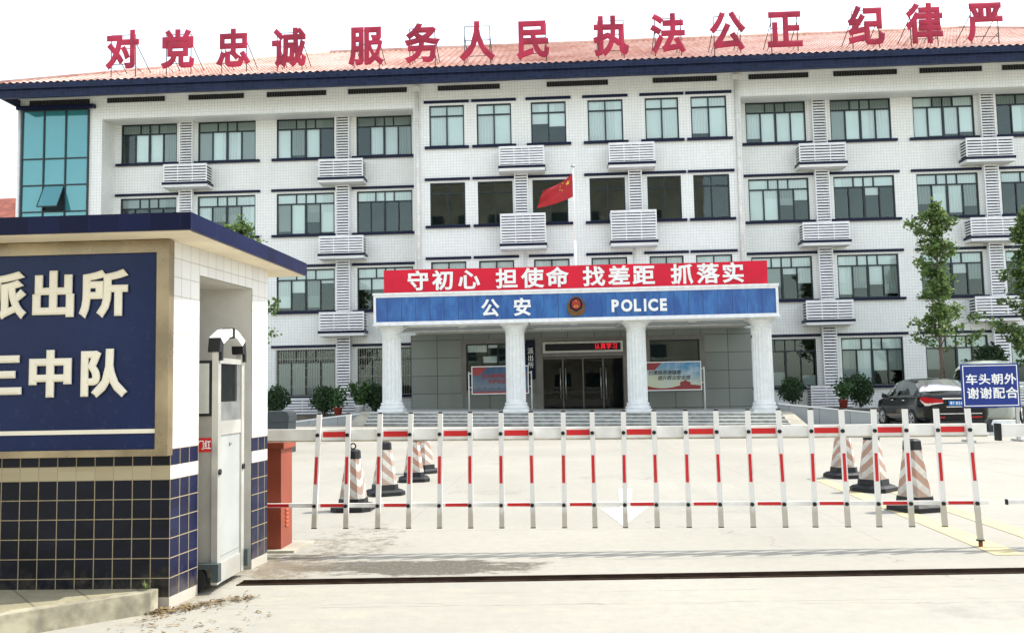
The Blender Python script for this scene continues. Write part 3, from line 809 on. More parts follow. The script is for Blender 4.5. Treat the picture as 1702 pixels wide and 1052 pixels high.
rc.build('ridge_cap', 'roof', ro, org=ORG[bld.name])

# red characters standing on the roof
CH = list(zip('对党忠诚服务人民执法公正纪律严', (-18.43, -16.0, -13.58, -11.18, -7.87, -5.48, -3.15, -0.79, 2.46, 4.83, 7.27, 9.61, 12.92, 15.27, 17.7)))
ORD = ('leftmost', 'second', 'third', 'fourth', 'fifth', 'sixth', 'seventh', 'eighth', 'ninth', 'tenth', 'eleventh', 'twelfth', 'thirteenth', 'fourteenth', 'rightmost')
slope = (RZ-EZ)/(RY-EY0)
def zroof(y): return EZ+(y-EY0)*slope
for i, (c, x) in enumerate(CH):
    y = 37.75; x *= 1.0244
    t = thing('roof_character', f'red roof character {c} on a rod frame, {ORD[i]} in the row along the eave', 'letter', (x, y, zroof(y)), 0, 'red characters along the roof')
    zc = 16.28 + (0.24, 0.17, 0.10, 0.04)[i] if i < 4 else 16.28
    m = MB(); text(m, c, x, y, zc, 1.50, 1.76, 0.09, 0.036); m.build('character', 'red_sign', t)
    f = MB(); zt_ = zc+0.72; zb = zroof(y+0.06)+0.01
    for dx in (-0.55, 0.55):
        f.tube((x+dx, y+0.06, zb), (x+dx, y+0.06, zt_), 0.022, 5); f.tube((x+dx, y+0.06, zt_-0.35), (x+dx, y+1.55, zroof(y+1.55)), 0.02, 5)
        f.tube((x+dx, y+0.06, zb+0.5), (x+dx, y+0.9, zroof(y+.9)+.01), 0.015, 5)
    for z in (zt_, zc+0.1, zc-0.6): f.tube((x-0.55, y+0.06, z), (x+0.55, y+0.06, z), 0.018, 5)
    f.build('support_frame', 'rod', t)

# ground floor of the centre bay: stone cladding, windows, doors
st = MB(); DX0, DX1 = -0.72, 2.69
holes = [(-3.98, -1.26, 1.32, 3.30), (DX0, DX1, 0.2, 3.36), (3.82, 5.90, 1.32, 3.30)]
wall_with_holes(st, -6.36, 8.07, -0.3, 3.72, 38.44, 38.70, holes)
st.build('stone_wall', 'stone', bld)
su = MB()
for a, b, z0, z1 in ((-3.98, -1.26, 1.32, 3.30), (3.82, 5.90, 1.32, 3.30)):
    su.box(a-.22, a, 38.40, 38.6, z0-.18, z1+.2); su.box(b, b+.22, 38.40, 38.6, z0-.18, z1+.2); su.box(a, b, 38.40, 38.6, z1, z1+.2); su.box(a, b, 38.40, 38.6, z0-.18, z0)
su.box(DX0-.3, DX0, 38.38, 38.6, 0.2, 3.5); su.box(DX1, DX1+.3, 38.38, 38.6, 0.2, 3.5); su.box(DX0, DX1, 38.40, 38.6, 2.68, 3.5)
su.build('stone_surround', 'surround', bld)
window(-3.98, -1.26, 1.32, 3.30, 38.42, 'wing', ((.7, .3, 0, 0), (0, .2, 0, 0)), False, False)
window(3.82, 5.90, 1.32, 3.30, 38.42, 'bare', None, False, False)
dr = MB(); dw = (DX1-DX0)/4
for k in range(5): x = DX0+dw*k; x0, x1 = max(DX0, x-.03), min(DX1, x+.03); dr.box(x0, x1, 38.52, 38.58, 0.35, 2.66)
for k in range(4):
    a, b = DX0+dw*k+.03, DX0+dw*(k+1)-.03; dr.box(a, b, 38.52, 38.58, 0.35, 0.46); dr.box(a, b, 38.52, 38.58, 2.58, 2.66)
do = dr.build('door', plain('dark_door_steel', (0.13, 0.12, 0.10), 0.4, 0.6), bld)
dg_ = MB(); dg_.quad([(DX0, 38.55, .46), (DX1, 38.55, .46), (DX1, 38.55, 2.58), (DX0, 38.55, 2.58)]); dg_.build('pane', 'door_glass', do, org=ORG[bld.name])
for k, s in ((1, -1), (1, 1), (3, -1), (3, 1)):
    h = MB(); x = DX0+dw*k+s*0.11; h.tube((x, 38.45, .85), (x, 38.45, 2.2), .022, 8)
    for z in (.95, 2.1): h.tube((x, 38.45, z), (x, 38.53, z), .014, 6)
    h.build('handle', 'steel', do, org=ORG[bld.name])
lob = MB(); lob.box(-6.0, 7.7, 44.8, 45.0, 0, 3.6); lob.box(-6.0, 7.7, 41.05, 44.8, 0.30, 0.38); lob.box(-6, 7.7, 41.05, 44.8, 3.5, 3.6)
# a reception desk and notice panels dimly seen in the lobby
lob.box(0.2, 1.7, 42.6, 43.2, 0.4, 1.25, 1); lob.box(-0.6, 0.1, 44.7, 44.78, 1.2, 2.0, 1); lob.box(1.9, 2.6, 44.7, 44.78, 1.1, 2.0, 1); lob.box(0.95, 1.15, 44.7, 44.78, 2.0, 3.0, 2)
lob.build('lobby', ['dark_room', plain('lobby_panel', (0.20, 0.19, 0.15), 0.7), 'banner_red'], bld)
pq = MB(); pq.box(-1.13, -0.98+.02, 38.34, 38.40, 1.9, 3.15)
pq = MB(); pq.box(-1.42, -1.03, 38.33, 38.378, 1.75, 3.42)
pq_o = tag(pq.build('door_plaque', 'navy', None), 'narrow dark vertical plaque beside the glass doors, behind a column', 'plaque')
letters('character', [(c, -1.225, 38.328, 2.95-k*0.30, 0.26, 0.28, 0.006, dict(bold=0.01)) for k, c in enumerate('派出所')], 'white_letter', pq_o)

led = MB(); led.box(-0.70, 2.68, 38.22, 38.378, 2.84, 3.30); 
ledo = tag(led.build('led_display', 'alu', None), 'long black LED display with red scrolling text above the glass doors', 'display')
l2 = MB(); l2.box(-0.60, 2.58, 38.208, 38.219, 2.92, 3.22); l2.build('screen', plain('led_screen', (0.006, 0.006, 0.008), 0.4), ledo)
letters('character', [(c, 1.60+k*0.245, 38.205, 3.08, 0.23, 0.27, 0.004, dict(bold=0.003)) for k, c in enumerate('认真学习')], 'led_red', ledo)

# ------------------------------------------------------------------ entrance porch
por = thing('entrance_porch', 'entrance porch with fluted white columns, blue POLICE fascia and stone steps', 'porch', (0.6, 33.4, 0))
PX0, PX1, PYF = -6.88, 8.02, 33.2
def sk(x): return -0.018*(x-0.6)
cn = MB()
cn.box(PX0+0.1, PX1-0.1, PYF+0.12, 38.43, 3.86, 4.94)
cn.build('canopy', 'soffit', por)
fr = MB()
fr.box(PX0, PX1, PYF, PYF+0.119, 4.84, 5.0); fr.box(PX0, PX1, PYF, PYF+0.119, 3.80, 3.93)
fr.box(PX0, PX0+0.09, PYF, PYF+0.119, 3.93, 4.84); fr.box(PX1-0.09, PX1, PYF, PYF+0.119, 3.93, 4.84)
for x0, x1 in ((PX0, PX0+0.098), (PX1-0.098, PX1)): fr.box(x0, x1, PYF+0.119, 38.4, 3.80, 5.0)
fr.box(PX0-0.03, PX1+0.03, PYF-0.035, PYF-0.001, 4.93, 5.01); fr.box(PX0-0.03, PX1+0.03, PYF-0.035, PYF-0.001, 3.79, 3.85)
fr.build('fascia_frame', 'white_metal', por)
bp_ = MB(); bp_.box(PX0+0.09, PX1-0.09, PYF+0.03, PYF+0.10, 3.93, 4.84); bp_.build('fascia_panel', 'blue_panel', por)
sfp = MB()
for a, b in ((-6.6, -1.3), (-1.1, 2.4), (2.6, 7.7)):
    sfp.box(a, b, 34.3, 34.36, 3.79, 3.859); sfp.box(a, b, 37.5, 37.56, 3.79, 3.859); sfp.box(a, a+.06, 34.36, 37.5, 3.79, 3.859); sfp.box(b-.06, b, 34.36, 37.5, 3.79, 3.859)
for x in (-3.8, 0.6, 5.2): sfp.lathe([(0.16, 3.80), (0.16, 3.859)], 14, x, 35.4)
sfp.build('ceiling_trim', 'white_metal', por)
letters('character', [(c, x, PYF+0.028, 4.36, 0.68, 0.68, 0.05, dict(bold=0.03)) for c, x in (('公', -2.52), ('安', -1.33))], 'white_letter', por)
for c, x, w_ in zip('POLICE', (2.09, 2.51, 2.90, 3.18, 3.47, 3.85), (0.27, 0.42, 0.26, 0.09, 0.36, 0.25)):
    letters('letter', [(c, x, PYF+0.028, 4.33, w_, 0.46, 0.05, dict(bold=0.045, em=False))], 'white_letter', por)
em = MB()                                   # badge: wreath, dark ring, red shield with gate and stars
ex, ez, ey = 0.655, 4.34, PYF+0.03
def disc(m, cx, cz, rx, rz, y, n, mi, d=0.03, f=None):
    m.extr([(cx+rx*math.cos(2*math.pi*i/n)*(f(i) if f else 1), cz+rz*math.sin(2*math.pi*i/n)*(f(i) if f else 1)) for i in range(n)], y-d, y, mi)
disc(em, ex, ez+0.04, 0.30, 0.32, ey, 40, 0, 0.03, lambda i: 1+0.05*(i % 2))
em.extr([(ex-0.335, ez+0.12), (ex-0.30, ez-0.22), (ex-0.17, ez-0.34), (ex+0.17, ez-0.34), (ex+0.30, ez-0.22), (ex+0.335, ez+0.12), (ex+0.25, ez-0.05), (ex, ez-0.2), (ex-0.25, ez-0.05)], ey-0.05, ey-0.001, 0)
disc(em, ex, ez+0.07, 0.235, 0.26, ey-0.031, 28, 1, 0.012)
disc(em, ex, ez+0.085, 0.165, 0.185, ey-0.044, 24, 2, 0.012)
def star(cx, cz, r, rot=0): return [(cx+(r if i % 2 == 0 else r*.4)*math.sin(rot+math.pi*i/5), cz+(r if i % 2 == 0 else r*.4)*math.cos(rot+math.pi*i/5)) for i in range(10)]
em.extr(star(ex, ez+0.19, 0.05), ey-0.062, ey-0.057, 3)
for dx, dz in ((-.085, .15), (-.05, .11), (.05, .11), (.085, .15)): em.extr(star(ex+dx, ez+dz, 0.022), ey-0.062, ey-0.057, 3)
em.box(ex-.10, ex+.10, ey-.062, ey-.057, ez-.03, ez+.01, 3); em.box(ex-.07, ex+.07, ey-.062, ey-.057, ez+.022, ez+.05, 3)
em.build('emblem', ['gold', 'navy', plain('badge_red', (0.34, 0.02, 0.02), 0.5), plain('badge_gold', (0.42, 0.24, 0.05), 0.5)], por)

for x in (-6.35, -1.66, 2.88, 7.52):
    c = MB(); zb = 0.47+sk(x); y = 33.95
    c.box(x-0.47, x+0.47, y-0.47, y+0.47, zb, zb+0.11)
    c.lathe([(0.46, zb+0.11), (0.47, zb+0.16), (0.45, zb+0.21), (0.405, zb+0.23), (0.405, zb+0.25), (0.43, zb+0.28), (0.425, zb+0.32), (0.38, zb+0.35)], 28, x, y)
    nf = 18
    def rad(i, z): return 1.0 if (z < zb+0.42 or z > 3.38) else (1-0.11*(0.5-0.5*math.cos(2*math.pi*(i % 4)/4))**0.6)
    c.lathe([(0.375, zb+0.35), (0.37, zb+0.40), (0.37, zb+0.45), (0.365, 2.0), (0.352, 3.35), (0.352, 3.40), (0.355, 3.45)], nf*4, x, y, 0, rad, False)
    c.lathe([(0.37, 3.45), (0.385, 3.48), (0.36, 3.51), (0.40, 3.60), (0.50, 3.70), (0.50, 3.72)], 28, x, y)
    c.box(x-0.52, x+0.52, y-0.52, y+0.52, 3.72, 3.859)
    c.build('column', 'white_stone', por)
sp_ = MB()
NS = 4
for k in range(NS):
    y = 32.15+0.32*k; z0 = 0.47*k/NS-0.25*(k == 0); z1 = 0.47*(k+1)/NS
    xl, xr = -7.0, 7.95; yb = y+0.32 if k < NS-1 else 38.43
    def pz(z): return [z+sk(xl), z+sk(xr), z+sk(xr), z+sk(xl)]
    sp_.prism([(xl, y), (xr, y), (xr, yb), (xl, yb)], [-0.4]*4, pz(z1-0.03), 0)
    sp_.prism([(xl-.01, y-0.03), (xr+.01, y-0.03), (xr+.01, yb-0.035 if k < NS-1 else yb), (xl-.01, yb-0.035 if k < NS-1 else yb)], pz(z1-0.0295), pz(z1), 1)
sp_.build('steps', [plain('step_riser', (0.31, 0.32, 0.29), 0.8, 0, 0.3, 5), plain('step_tread', (0.60, 0.61, 0.58), 0.6, 0, 0.1, 5)], por)
for s in (-1, 1):
    xa, xb = ((-7.0, -7.45) if s < 0 else (7.96, 8.4))
    k = MB(); z = 0.47+sk(xa)
    k.prism([(xa+s*.012, 32.0), (xb+s*0.12, 31.95), (xb, 33.6), (xa+s*.012, 33.6)], [-0.4]*4, ([0.06+sk(xa)]*2+[z+.02]*2) if s > 0 else ([z+.02]*2+[0.06+sk(xa)]*2))
    k.build('cheek_wall', 'concrete', por)

# red slogan banner on top of the porch
bn = thing('slogan_banner', 'long red banner with white slogan characters on top of the blue fascia', 'banner', (0.6, 33.3, 5.01))
b1 = MB(); n = 40; BXa, BXb = -6.5, 7.68
for i in range(n):
    xa, xb = BXa+(BXb-BXa)*i/n, BXa+(BXb-BXa)*(i+1)/n
    def w(x): return 33.30+0.012*math.sin(x*2.3)+0.008*math.sin(x*5.1+1)
    def tz(x): return 5.87+0.012*math.sin(x*0.9)
    b1.quad([(xa, w(xa), 5.01), (xb, w(xb), 5.01), (xb, w(xb)+.0, tz(xb)), (xa, w(xa)+.0, tz(xa))], 0, True)
    b1.quad([(xb, w(xb)+.03, 5.01), (xa, w(xa)+.03, 5.01), (xa, w(xa)+.03, tz(xa)), (xb, w(xb)+.03, tz(xb))], 0, True)
    b1.quad([(xa, w(xa), tz(xa)), (xb, w(xb), tz(xb)), (xb, w(xb)+.03, tz(xb)), (xa, w(xa)+.03, tz(xa))])
b1.build('cloth', 'banner_red', bn)
b2 = MB()
for x in [BXa+0.1+k*(BXb-BXa-0.2)/9 for k in range(10)]: b2.box(x-0.02, x+0.02, 33.36, 33.40, 5.012, 5.84)
b2.box(BXa, BXb, 33.36, 33.40, 5.84, 5.865)
b2.build('back_frame', 'steel', bn)
for c, x in zip('守初心担使命找差距抓落实', (-5.21, -4.27, -3.3, -1.89, -0.93, -0.06+.05, 1.34, 2.27, 3.17, 4.57, 5.52, 6.43)):
    letters('character', [(c, x, 33.277, 5.44, 0.83, 0.76, 0.004, dict(bold=0.028))], 'white_letter', bn)

# flagpole on the porch roof and its flag
fp = thing('flagpole', 'tall white flagpole rising behind the red banner', 'flagpole', (0.69, 34.5, 4.945))
f1 = MB(); sc_ = 34.5/32.0
f1.tube((0.69, 34.5, 5.02), (0.69, 34.5, 7.0), 0.05, 10, 0, 0.048); f1.tube((0.69, 34.5, 7.0), (0.69, 34.5, 9.86), 0.034, 10, 0, 0.028)
f1.build('pole', 'white_metal', fp)
f2 = MB(); f2.lathe([(0.02, 9.86), (0.075, 9.88), (0.085, 9.91), (0.06, 9.95), (0.01, 9.97)], 12, 0.69, 34.5); f2.build('finial', 'steel', fp)
f3 = MB(); f3.box(0.57, 0.81, 34.38, 34.62, 4.945, 5.02); f3.build('base_plate', 'steel', fp)
TL, BL, TF, BF = Vector((0.66, 34.46, 9.62)), Vector((0.66, 34.46, 8.70)), Vector((-0.50, 34.25, 8.93)), Vector((-0.74, 34.30, 8.28))
def flagp(u, v):
    a = TL.lerp(TF, u); b = BL.lerp(BF, u); p = a.lerp(b, v)
    w = 0.10*u*math.sin(5.5*u+2.2*v+0.6)+0.06*u*math.sin(11*v-6*u)
    return p+Vector((0.02*math.sin(7*u), w, -0.10*math.sin(math.pi*u)*(1-0.4*v)))
fl = thing('flag', 'red flag with yellow stars blowing from the flagpole', 'flag', (0.66, 34.46, 8.7), 0)
m = MB(); NU, NV = 30, 20
m.v = [tuple(flagp(i/NU, j/NV)) for j in range(NV+1) for i in range(NU+1)]
for j in range(NV):
    for i in range(NU): k = j*(NU+1)+i; m.f.append((k, k+NU+1, k+NU+2, k+1)); m.mi.append(0); m.sm.append(True)
m.build('cloth', 'flag_red', fl)
m = MB()
def cstar(cu, cv, r, rot):
    pts = [flagp(cu, cv)]+[flagp(cu+(r if i % 2 == 0 else r*.4)*math.sin(rot+math.pi*i/5)/1.5, cv-(r if i % 2 == 0 else r*.4)*math.cos(rot+math.pi*i/5)) for i in range(10)]
    k = len(m.v); m.v += [tuple(p+Vector((0, -0.006, 0))) for p in pts]
    for i in range(10): m.f.append((k, k+1+i, k+1+(i+1) % 10)); m.mi.append(0); m.sm.append(False)
cstar(0.167, 0.25, 0.12, 0)
for u, v in ((.333, .1), (.4, .2), (.4, .35), (.333, .45)): cstar(u, v, 0.04, 0.4)
m.build('star', 'yellow', fl)

# notice boards standing in the porch
def board(xc, z, w, h, y, mat, lines, col, label):
    t = thing('notice_board', label, 'notice board', (xc, y, z0p(xc)))
    f = MB(); x0, x1 = xc-w/2, xc+w/2; z0, z1 = z-h/2, z+h/2
    for a in ((x0, x1, z1, z1+.04), (x0, x1, z0-.04, z0)): f.box(a[0]-.04, a[1]+.04, y, y+.05, a[2], a[3])
    f.box(x0-.04, x0, y, y+.05, z0, z1); f.box(x1, x1+.04, y, y+.05, z0, z1)
    f.build('frame', 'white_metal', t)
    for s in (-1, 1):
        l = MB(); x = xc+s*(w/2+0.15); l.tube((x, y+.03, z0p(xc)), (x, y+.03, z+h/2-.18), .028, 8)
        for zz in (z-.28, z+.28): l.tube((x, y+.03, zz), (xc+s*(w/2+.04), y+.03, zz), .02, 6)
        l.build('leg', 'white_metal', t)
    p = MB(); p.quad([(-w/2, 0, -h/2), (w/2, 0, -h/2), (w/2, 0, h/2), (-w/2, 0, h/2)])
    p.quad([(-w/2, .03, -h/2), (-w/2, .03, h/2), (w/2, .03, h/2), (w/2, .03, -h/2)])
    po = link('poster', p.mesh('poster', mat), t, (0, 0.012, z-z0p(xc)))
    for s_, xs, zz in lines:
        letters('character', [(c, xs+k*0.185, -0.004, zz, 0.19, 0.19, 0.003, dict(bold=0.014, shear=0.15)) for k, c in enumerate(s_)], col, po, (0, 0, 0))
    return t
def z0p(x): return 0.47+sk(x)
board(-2.42, 1.73, 2.24, 1.06, 36.5, 'poster_a', [('坚决维护国家政治安全', -0.66, .16), ('守护社会长治久安', -0.42, -.06)], plain('poster_red_ink', (0.30, 0.03, 0.03), 0.4), 'dusky blue notice board with red slogan, behind the second column')
board(4.50, 1.75, 2.22, 1.08, 36.5, 'poster_b', [('扫黑除恶清隐患', -0.86, .14), ('提升群众安全感', -0.50, -.07)], plain('poster_black_ink', (0.03, 0.025, 0.04), 0.4), 'bright sky-blue notice board with black slogan, right of the glass doors')

# ramp walls curving down from the porch, planting beds behind them
def ramp(sgn, pts, label):
    m = MB()
    for (xa, ya, za), (xb, yb, zb) in zip(pts, pts[1:]):
        m.prism([(xa, ya), (xb, yb), (xb, yb+0.18), (xa, ya+0.18)] if xb > xa else [(xb, yb), (xa, ya), (xa, ya+0.18), (xb, yb+0.18)], [-0.6]*4, ([za, zb, zb, za] if xb > xa else [zb, za, za, zb]))
    o = tag(m.build('ramp_wall', 'panel_grey', None), label, 'wall', 'low walls along the porch ramps')
    c = MB()
    for (xa, ya, za), (xb, yb, zb) in zip(pts, pts[1:]):
        P = [(xa, ya-.03), (xb, yb-.03), (xb, yb+0.21), (xa, ya+0.21)] if xb > xa else [(xb, yb-.03), (xa, ya-.03), (xa, ya+0.21), (xb, yb+0.21)]
        z0 = [za, zb, zb, za] if xb > xa else [zb, za, za, zb]
        c.prism(P, [z+.001 for z in z0], [z+.06 for z in z0])
    c.build('coping', 'white_stone', o)
ramp(1, [(8.02, 33.95, .60), (9.0, 33.85, .49), (10.0, 33.7, .37), (11.0, 33.5, .26), (12.0, 33.2, .14), (13.0, 32.8, .02)], 'low grey ramp wall sloping down right of the porch behind the black sedan')
ramp(-1, [(-7.1, 33.95, .56), (-8.0, 33.85, .47), (-9.0, 33.7, .37), (-10.0, 33.5, .26), (-11.0, 33.2, .16), (-12.0, 32.8, .10)], 'low grey ramp wall sloping down left of the porch steps')
for xa, xb in ((-21, -7.02), (7.97, 29)):
    m = MB(); m.prism([(xa, 36.6), (xb, 36.6), (xb, YW-.02), (xa, YW-.02)], -0.5, [0.32+sk(xa)*.4, .38+sk(xb)*.4, .38+sk(xb)*.4, .32+sk(xa)*.4])
    tag(m.build('planting_bed', plain('bed_soil', (0.13, 0.12, 0.09), 0.95, 0, 0.4, 4)), kind='structure')

# ------------------------------------------------------------------ plants
def leaf_quads(m, pts, size, rng, mi=0):
    for p, up in pts:
        t = rng.random()*6.283; el = rng.uniform(-0.9, 0.9)
        d = Vector((math.cos(t)*math.cos(el), math.sin(t)*math.cos(el), math.sin(el)))
        s = d.cross(Vector((rng.gauss(0, 1), rng.gauss(0, 1), rng.gauss(0, 1)))).normalized()
        l = size*rng.uniform(0.6, 1.25); w = l*0.42; nrm = d.cross(s)
        k = len(m.v)
        m.v += [tuple(p-d*l*.5), tuple(p+s*w+nrm*w*.3), tuple(p+d*l*.5), tuple(p-s*w+nrm*w*.3)]
        m.f.append((k, k+1, k+2, k+3)); m.mi.append(mi); m.sm.append(False)

def bush_meshes(seed, rx, rz, n, size, mat):
    rng = random.Random(seed); m = MB(); pts = []
    lumps = [(Vector((rng.gauss(0, 1), rng.gauss(0, 1), rng.gauss(0, 1))).normalized(), rng.uniform(.75, 1.12)) for _ in range(16)]
    for _ in range(n):
        d = Vector((rng.gauss(0, 1), rng.gauss(0, 1), rng.gauss(0, 1))).normalized()
        best = max(lumps, key=lambda q: q[0].dot(d)); r = best[1]*(rng.random()**0.28)*rng.uniform(.85, 1.08)
        pts.append((Vector((d.x*rx*r, d.y*rx*r, rz*(1.02+d.z*r))), 0))
    leaf_quads(m, pts, size, rng)
    fol = m.mesh('foliage', mat)
    s = MB()
    for k in range(5):
        a = k*1.3; s.tube((0, 0, -0.05), (math.cos(a)*rx*.55, math.sin(a)*rx*.55, rz*1.1), .022, 5, 0, .01)
    return fol, s.mesh('stem', 'bark')
bf = [bush_meshes(21, .62, .56, 2600, .085, 'bush'), bush_meshes(22, .58, .60, 2600, .085, 'bush')]
def bush(x, y, z, sx, sz, k, rz, label):
    t = thing('round_bush', label, 'bush', (x, y, z), rz, 'round clipped bushes below the ground floor windows')
    t.scale = (sx, sx, sz)
    link('foliage', bf[k][0], t); link('stem', bf[k][1], t)
bush(-11.75, 36.8, .48, 1.0, 1.08, 0, .3, 'dark round bush left of the louvres, beside the gatehouse edge')
bush(-9.72, 36.8, .44, .98, 1.06, 1, 1.2, 'dark round bush just left of the red flower pot')
bush(-7.5, 36.7, .50, .86, 1.08, 0, 2.2, 'dark round bush against the leftmost porch column')
bush(9.22, 36.8, .50, .88, 1.0, 1, .9, 'dark round bush just right of the rightmost porch column')
bush(11.95, 36.8, .42, 1.0, 1.14, 0, 3.0, 'dark round bush between the red flower pot and the black sedan')

def potted(x, y, z, potm, h, r, n, seed, label, rpot):
    t = thing('potted_plant', label, 'potted plant', (x, y, z))
    p = MB(); p.lathe([(rpot*.72, 0), (rpot*.95, rpot*1.55), (rpot*1.06, rpot*1.6), (rpot*1.06, rpot*1.85), (rpot*.9, rpot*1.86)], 16); p.build('pot', potm, t, org=(0, 0, 0))
    rng = random.Random(seed); s = MB(); m = MB(); pts = []
    for k in range(7):
        a = k*.9+rng.random(); e = Vector((math.cos(a)*r*rng.uniform(.3, 1), math.sin(a)*r*rng.uniform(.3, 1), rpot*1.7+h*rng.uniform(.35, 1)))
        s.tube((0, 0, rpot*1.5), e, .014, 5, 0, .006)
        for _ in range(n//7): q = rng.uniform(.45, 1.05); pts.append((Vector((0, 0, rpot*1.5)).lerp(e, q)+Vector((rng.gauss(0, .11), rng.gauss(0, .11), rng.gauss(0, .11))), 0))
    leaf_quads(m, pts, .14, rng)
    m.build('foliage', 'plant', t, org=(0, 0, 0)); s.build('stem', 'bark', t, org=(0, 0, 0))
potted(-8.98, 36.2, .42, 'terracotta', .85, .30, 330, 4, 'spindly green plant in a red pot below the left louvres', .18)
potted(-8.12, 36.2, .46, 'white_pot', .95, .42, 620, 5, 'bushy green plant in a white pot near the left porch column', .20)
potted(11.08, 36.2, .36, 'terracotta', .80, .28, 330, 6, 'spindly green plant in a red pot right of the porch', .18)

def tree(name, label, x, y, z, h, clear, prof, n_limb, n_leaf, seed, leaf, group=None, size=.13, ang=.9):
    """prof(t): limb reach at height fraction t above the clear trunk"""
    rng = random.Random(seed); t = thing(name, label, 'tree', (x, y, z), 0, group)
    tk = MB(); ptsT = []; px = py = 0
    for k in range(9):
        q = k/8; px += rng.gauss(0, .025); py += rng.gauss(0, .025); ptsT.append(Vector((px, py, h*.97*q)))
    for k in range(8): tk.tube(ptsT[k], ptsT[k+1], .085*(1-k/8.6)*h/7.5, 8, 0, .085*(1-(k+1)/8.6)*h/7.5, False)
    def at(q): f = min(7.999, q*8); k = int(f); return ptsT[k].lerp(ptsT[k+1], f-k)
    leaves = []
    for k in range(n_limb):
        q = (k+rng.random())/n_limb; zq = clear+(1-clear)*q; a = k*2.399+rng.gauss(0, .5); reach = prof(q)*rng.uniform(.45, 1.15)
        b = at(zq*.97); e = b+Vector((math.cos(a)*reach, math.sin(a)*reach, reach*ang*rng.uniform(.5, 1.3)))
        tk.tube(b, e, .022, 5, 0, .006, False)
        nl = int(n_leaf/n_limb*(.4+reach/ max(.01, prof(q)))*rng.uniform(.6, 1.3))
        ncl = 3+int(reach*4); cl = [b.lerp(e, rng.uniform(.2, 1.05))+Vector((rng.gauss(0, .07), rng.gauss(0, .07), rng.gauss(0, .06))) for _ in range(ncl)]
        for _ in range(nl): c = rng.choice(cl); leaves.append((c+Vector((rng.gauss(0, .10), rng.gauss(0, .10), rng.gauss(0, .075))), 0))
    for _ in range(n_leaf//14): leaves.append((at(rng.uniform(.8, 1.0))+Vector((rng.gauss(0, .10), rng.gauss(0, .10), rng.gauss(.05, .12))), 0))
    cr = MB(); leaf_quads(cr, leaves, size, rng)
    tk.build('trunk', 'bark', t, org=(0, 0, 0)); cr.build('crown', leaf, t, org=(0, 0, 0))
    return t
def ginkgo_prof(q): return (1.5 if q < .12 else .75 if q < .2 else .50 if q < .32 else .72 if q < .45 else .48 if q < .56 else .80 if q < .68 else .55 if q < .76 else .85 if q < .86 else .44*(1-q)/.14+.1)
tree('ginkgo_tree', 'slim young ginkgo tree standing behind the black sedan', 13.25, 32.0, grade(13.3, 32), 8.0, .33, lambda q: .88*ginkgo_prof(q), 50, 4300, 41, 'ginkgo', 'young ginkgo trees in front of the building', .13)
tree('ginkgo_tree', 'denser ginkgo tree cut by the right edge of the picture', 17.15, 33.5, grade(17.2, 33.5), 8.0, .25, lambda q: 1.7*(1-q)**.5*(.72+.28*math.sin(q*17)), 70, 6800, 43, 'ginkgo', 'young ginkgo trees in front of the building', .14)
tree('ginkgo_tree', 'ginkgo tree mostly hidden behind the gatehouse canopy', -11.05, 30.5, grade(-11, 30.5), 7.35, .30, lambda q: 1.25*(1-q)**.6+.15, 54, 5200, 44, 'ginkgo', 'young ginkgo trees in front of the building', .13)
tree('small_tree', 'low bushy dark green tree peeping over the pale van roof', 16.5, 35.4, grade(16.5, 35.4), 2.95, .5, lambda q: .75*math.sin(math.pi*(.25+.7*q)), 34, 2600, 45, 'bush', None, .12, .5)

# ------------------------------------------------------------------ gatehouse
GA, GB = Vector((-2.60, 5.93)), Vector((-2.47, 7.53))
def gs(y): t = (y-GA.y)/(GB.y-GA.y); return (GA.x+(GB.x-GA.x)*t, y)
gh = thing('gatehouse', 'small gatehouse of navy and white tiles under a flat navy canopy', 'gatehouse', (-2.6, 5.93, 0))
GL = -6.6
w = MB()
w.prism([(GL, 5.93), gs(5.93), gs(6.32), (GL, 6.32)], 0, 2.44); w.prism([(GL, 7.22), gs(7.22), gs(7.53), (GL, 7.53)], 0, 2.44)
w.prism([(GL, 6.32), gs(6.32), gs(7.22), (GL, 7.22)], 2.25, 2.44); w.prism([(GL, 6.32), (GL+.2, 6.32), (GL+.2, 7.22), (GL, 7.22)], 0, 2.25)
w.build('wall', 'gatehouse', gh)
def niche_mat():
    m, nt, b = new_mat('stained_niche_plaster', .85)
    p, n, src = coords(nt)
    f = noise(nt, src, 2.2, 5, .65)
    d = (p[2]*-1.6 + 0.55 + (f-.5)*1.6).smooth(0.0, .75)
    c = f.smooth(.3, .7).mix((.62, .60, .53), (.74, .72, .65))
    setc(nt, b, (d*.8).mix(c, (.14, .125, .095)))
    return m
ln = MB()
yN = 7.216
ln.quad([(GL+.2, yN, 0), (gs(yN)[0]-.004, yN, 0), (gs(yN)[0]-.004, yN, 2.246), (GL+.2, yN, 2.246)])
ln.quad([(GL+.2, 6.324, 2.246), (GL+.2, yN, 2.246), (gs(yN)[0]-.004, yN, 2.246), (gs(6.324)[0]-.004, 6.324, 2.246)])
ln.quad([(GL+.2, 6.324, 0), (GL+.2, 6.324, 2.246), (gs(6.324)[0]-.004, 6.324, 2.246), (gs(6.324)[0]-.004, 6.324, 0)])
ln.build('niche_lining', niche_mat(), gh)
c = MB()
cpoly = [(-7, 5.58), (-2.33, 5.58), (-2.27, 8.02), (-7, 8.02)]
c.prism(cpoly, 2.447, 2.56)
co = c.build('canopy', ['canopy_navy'], gh)
c2 = MB(); c2.prism([(-6.99, 5.60), (-2.35, 5.60), (-2.29, 8.0), (-6.99, 8.0)], 2.4405, 2.4465); c2.build('soffit', 'cream', co, org=ORG[gh.name])

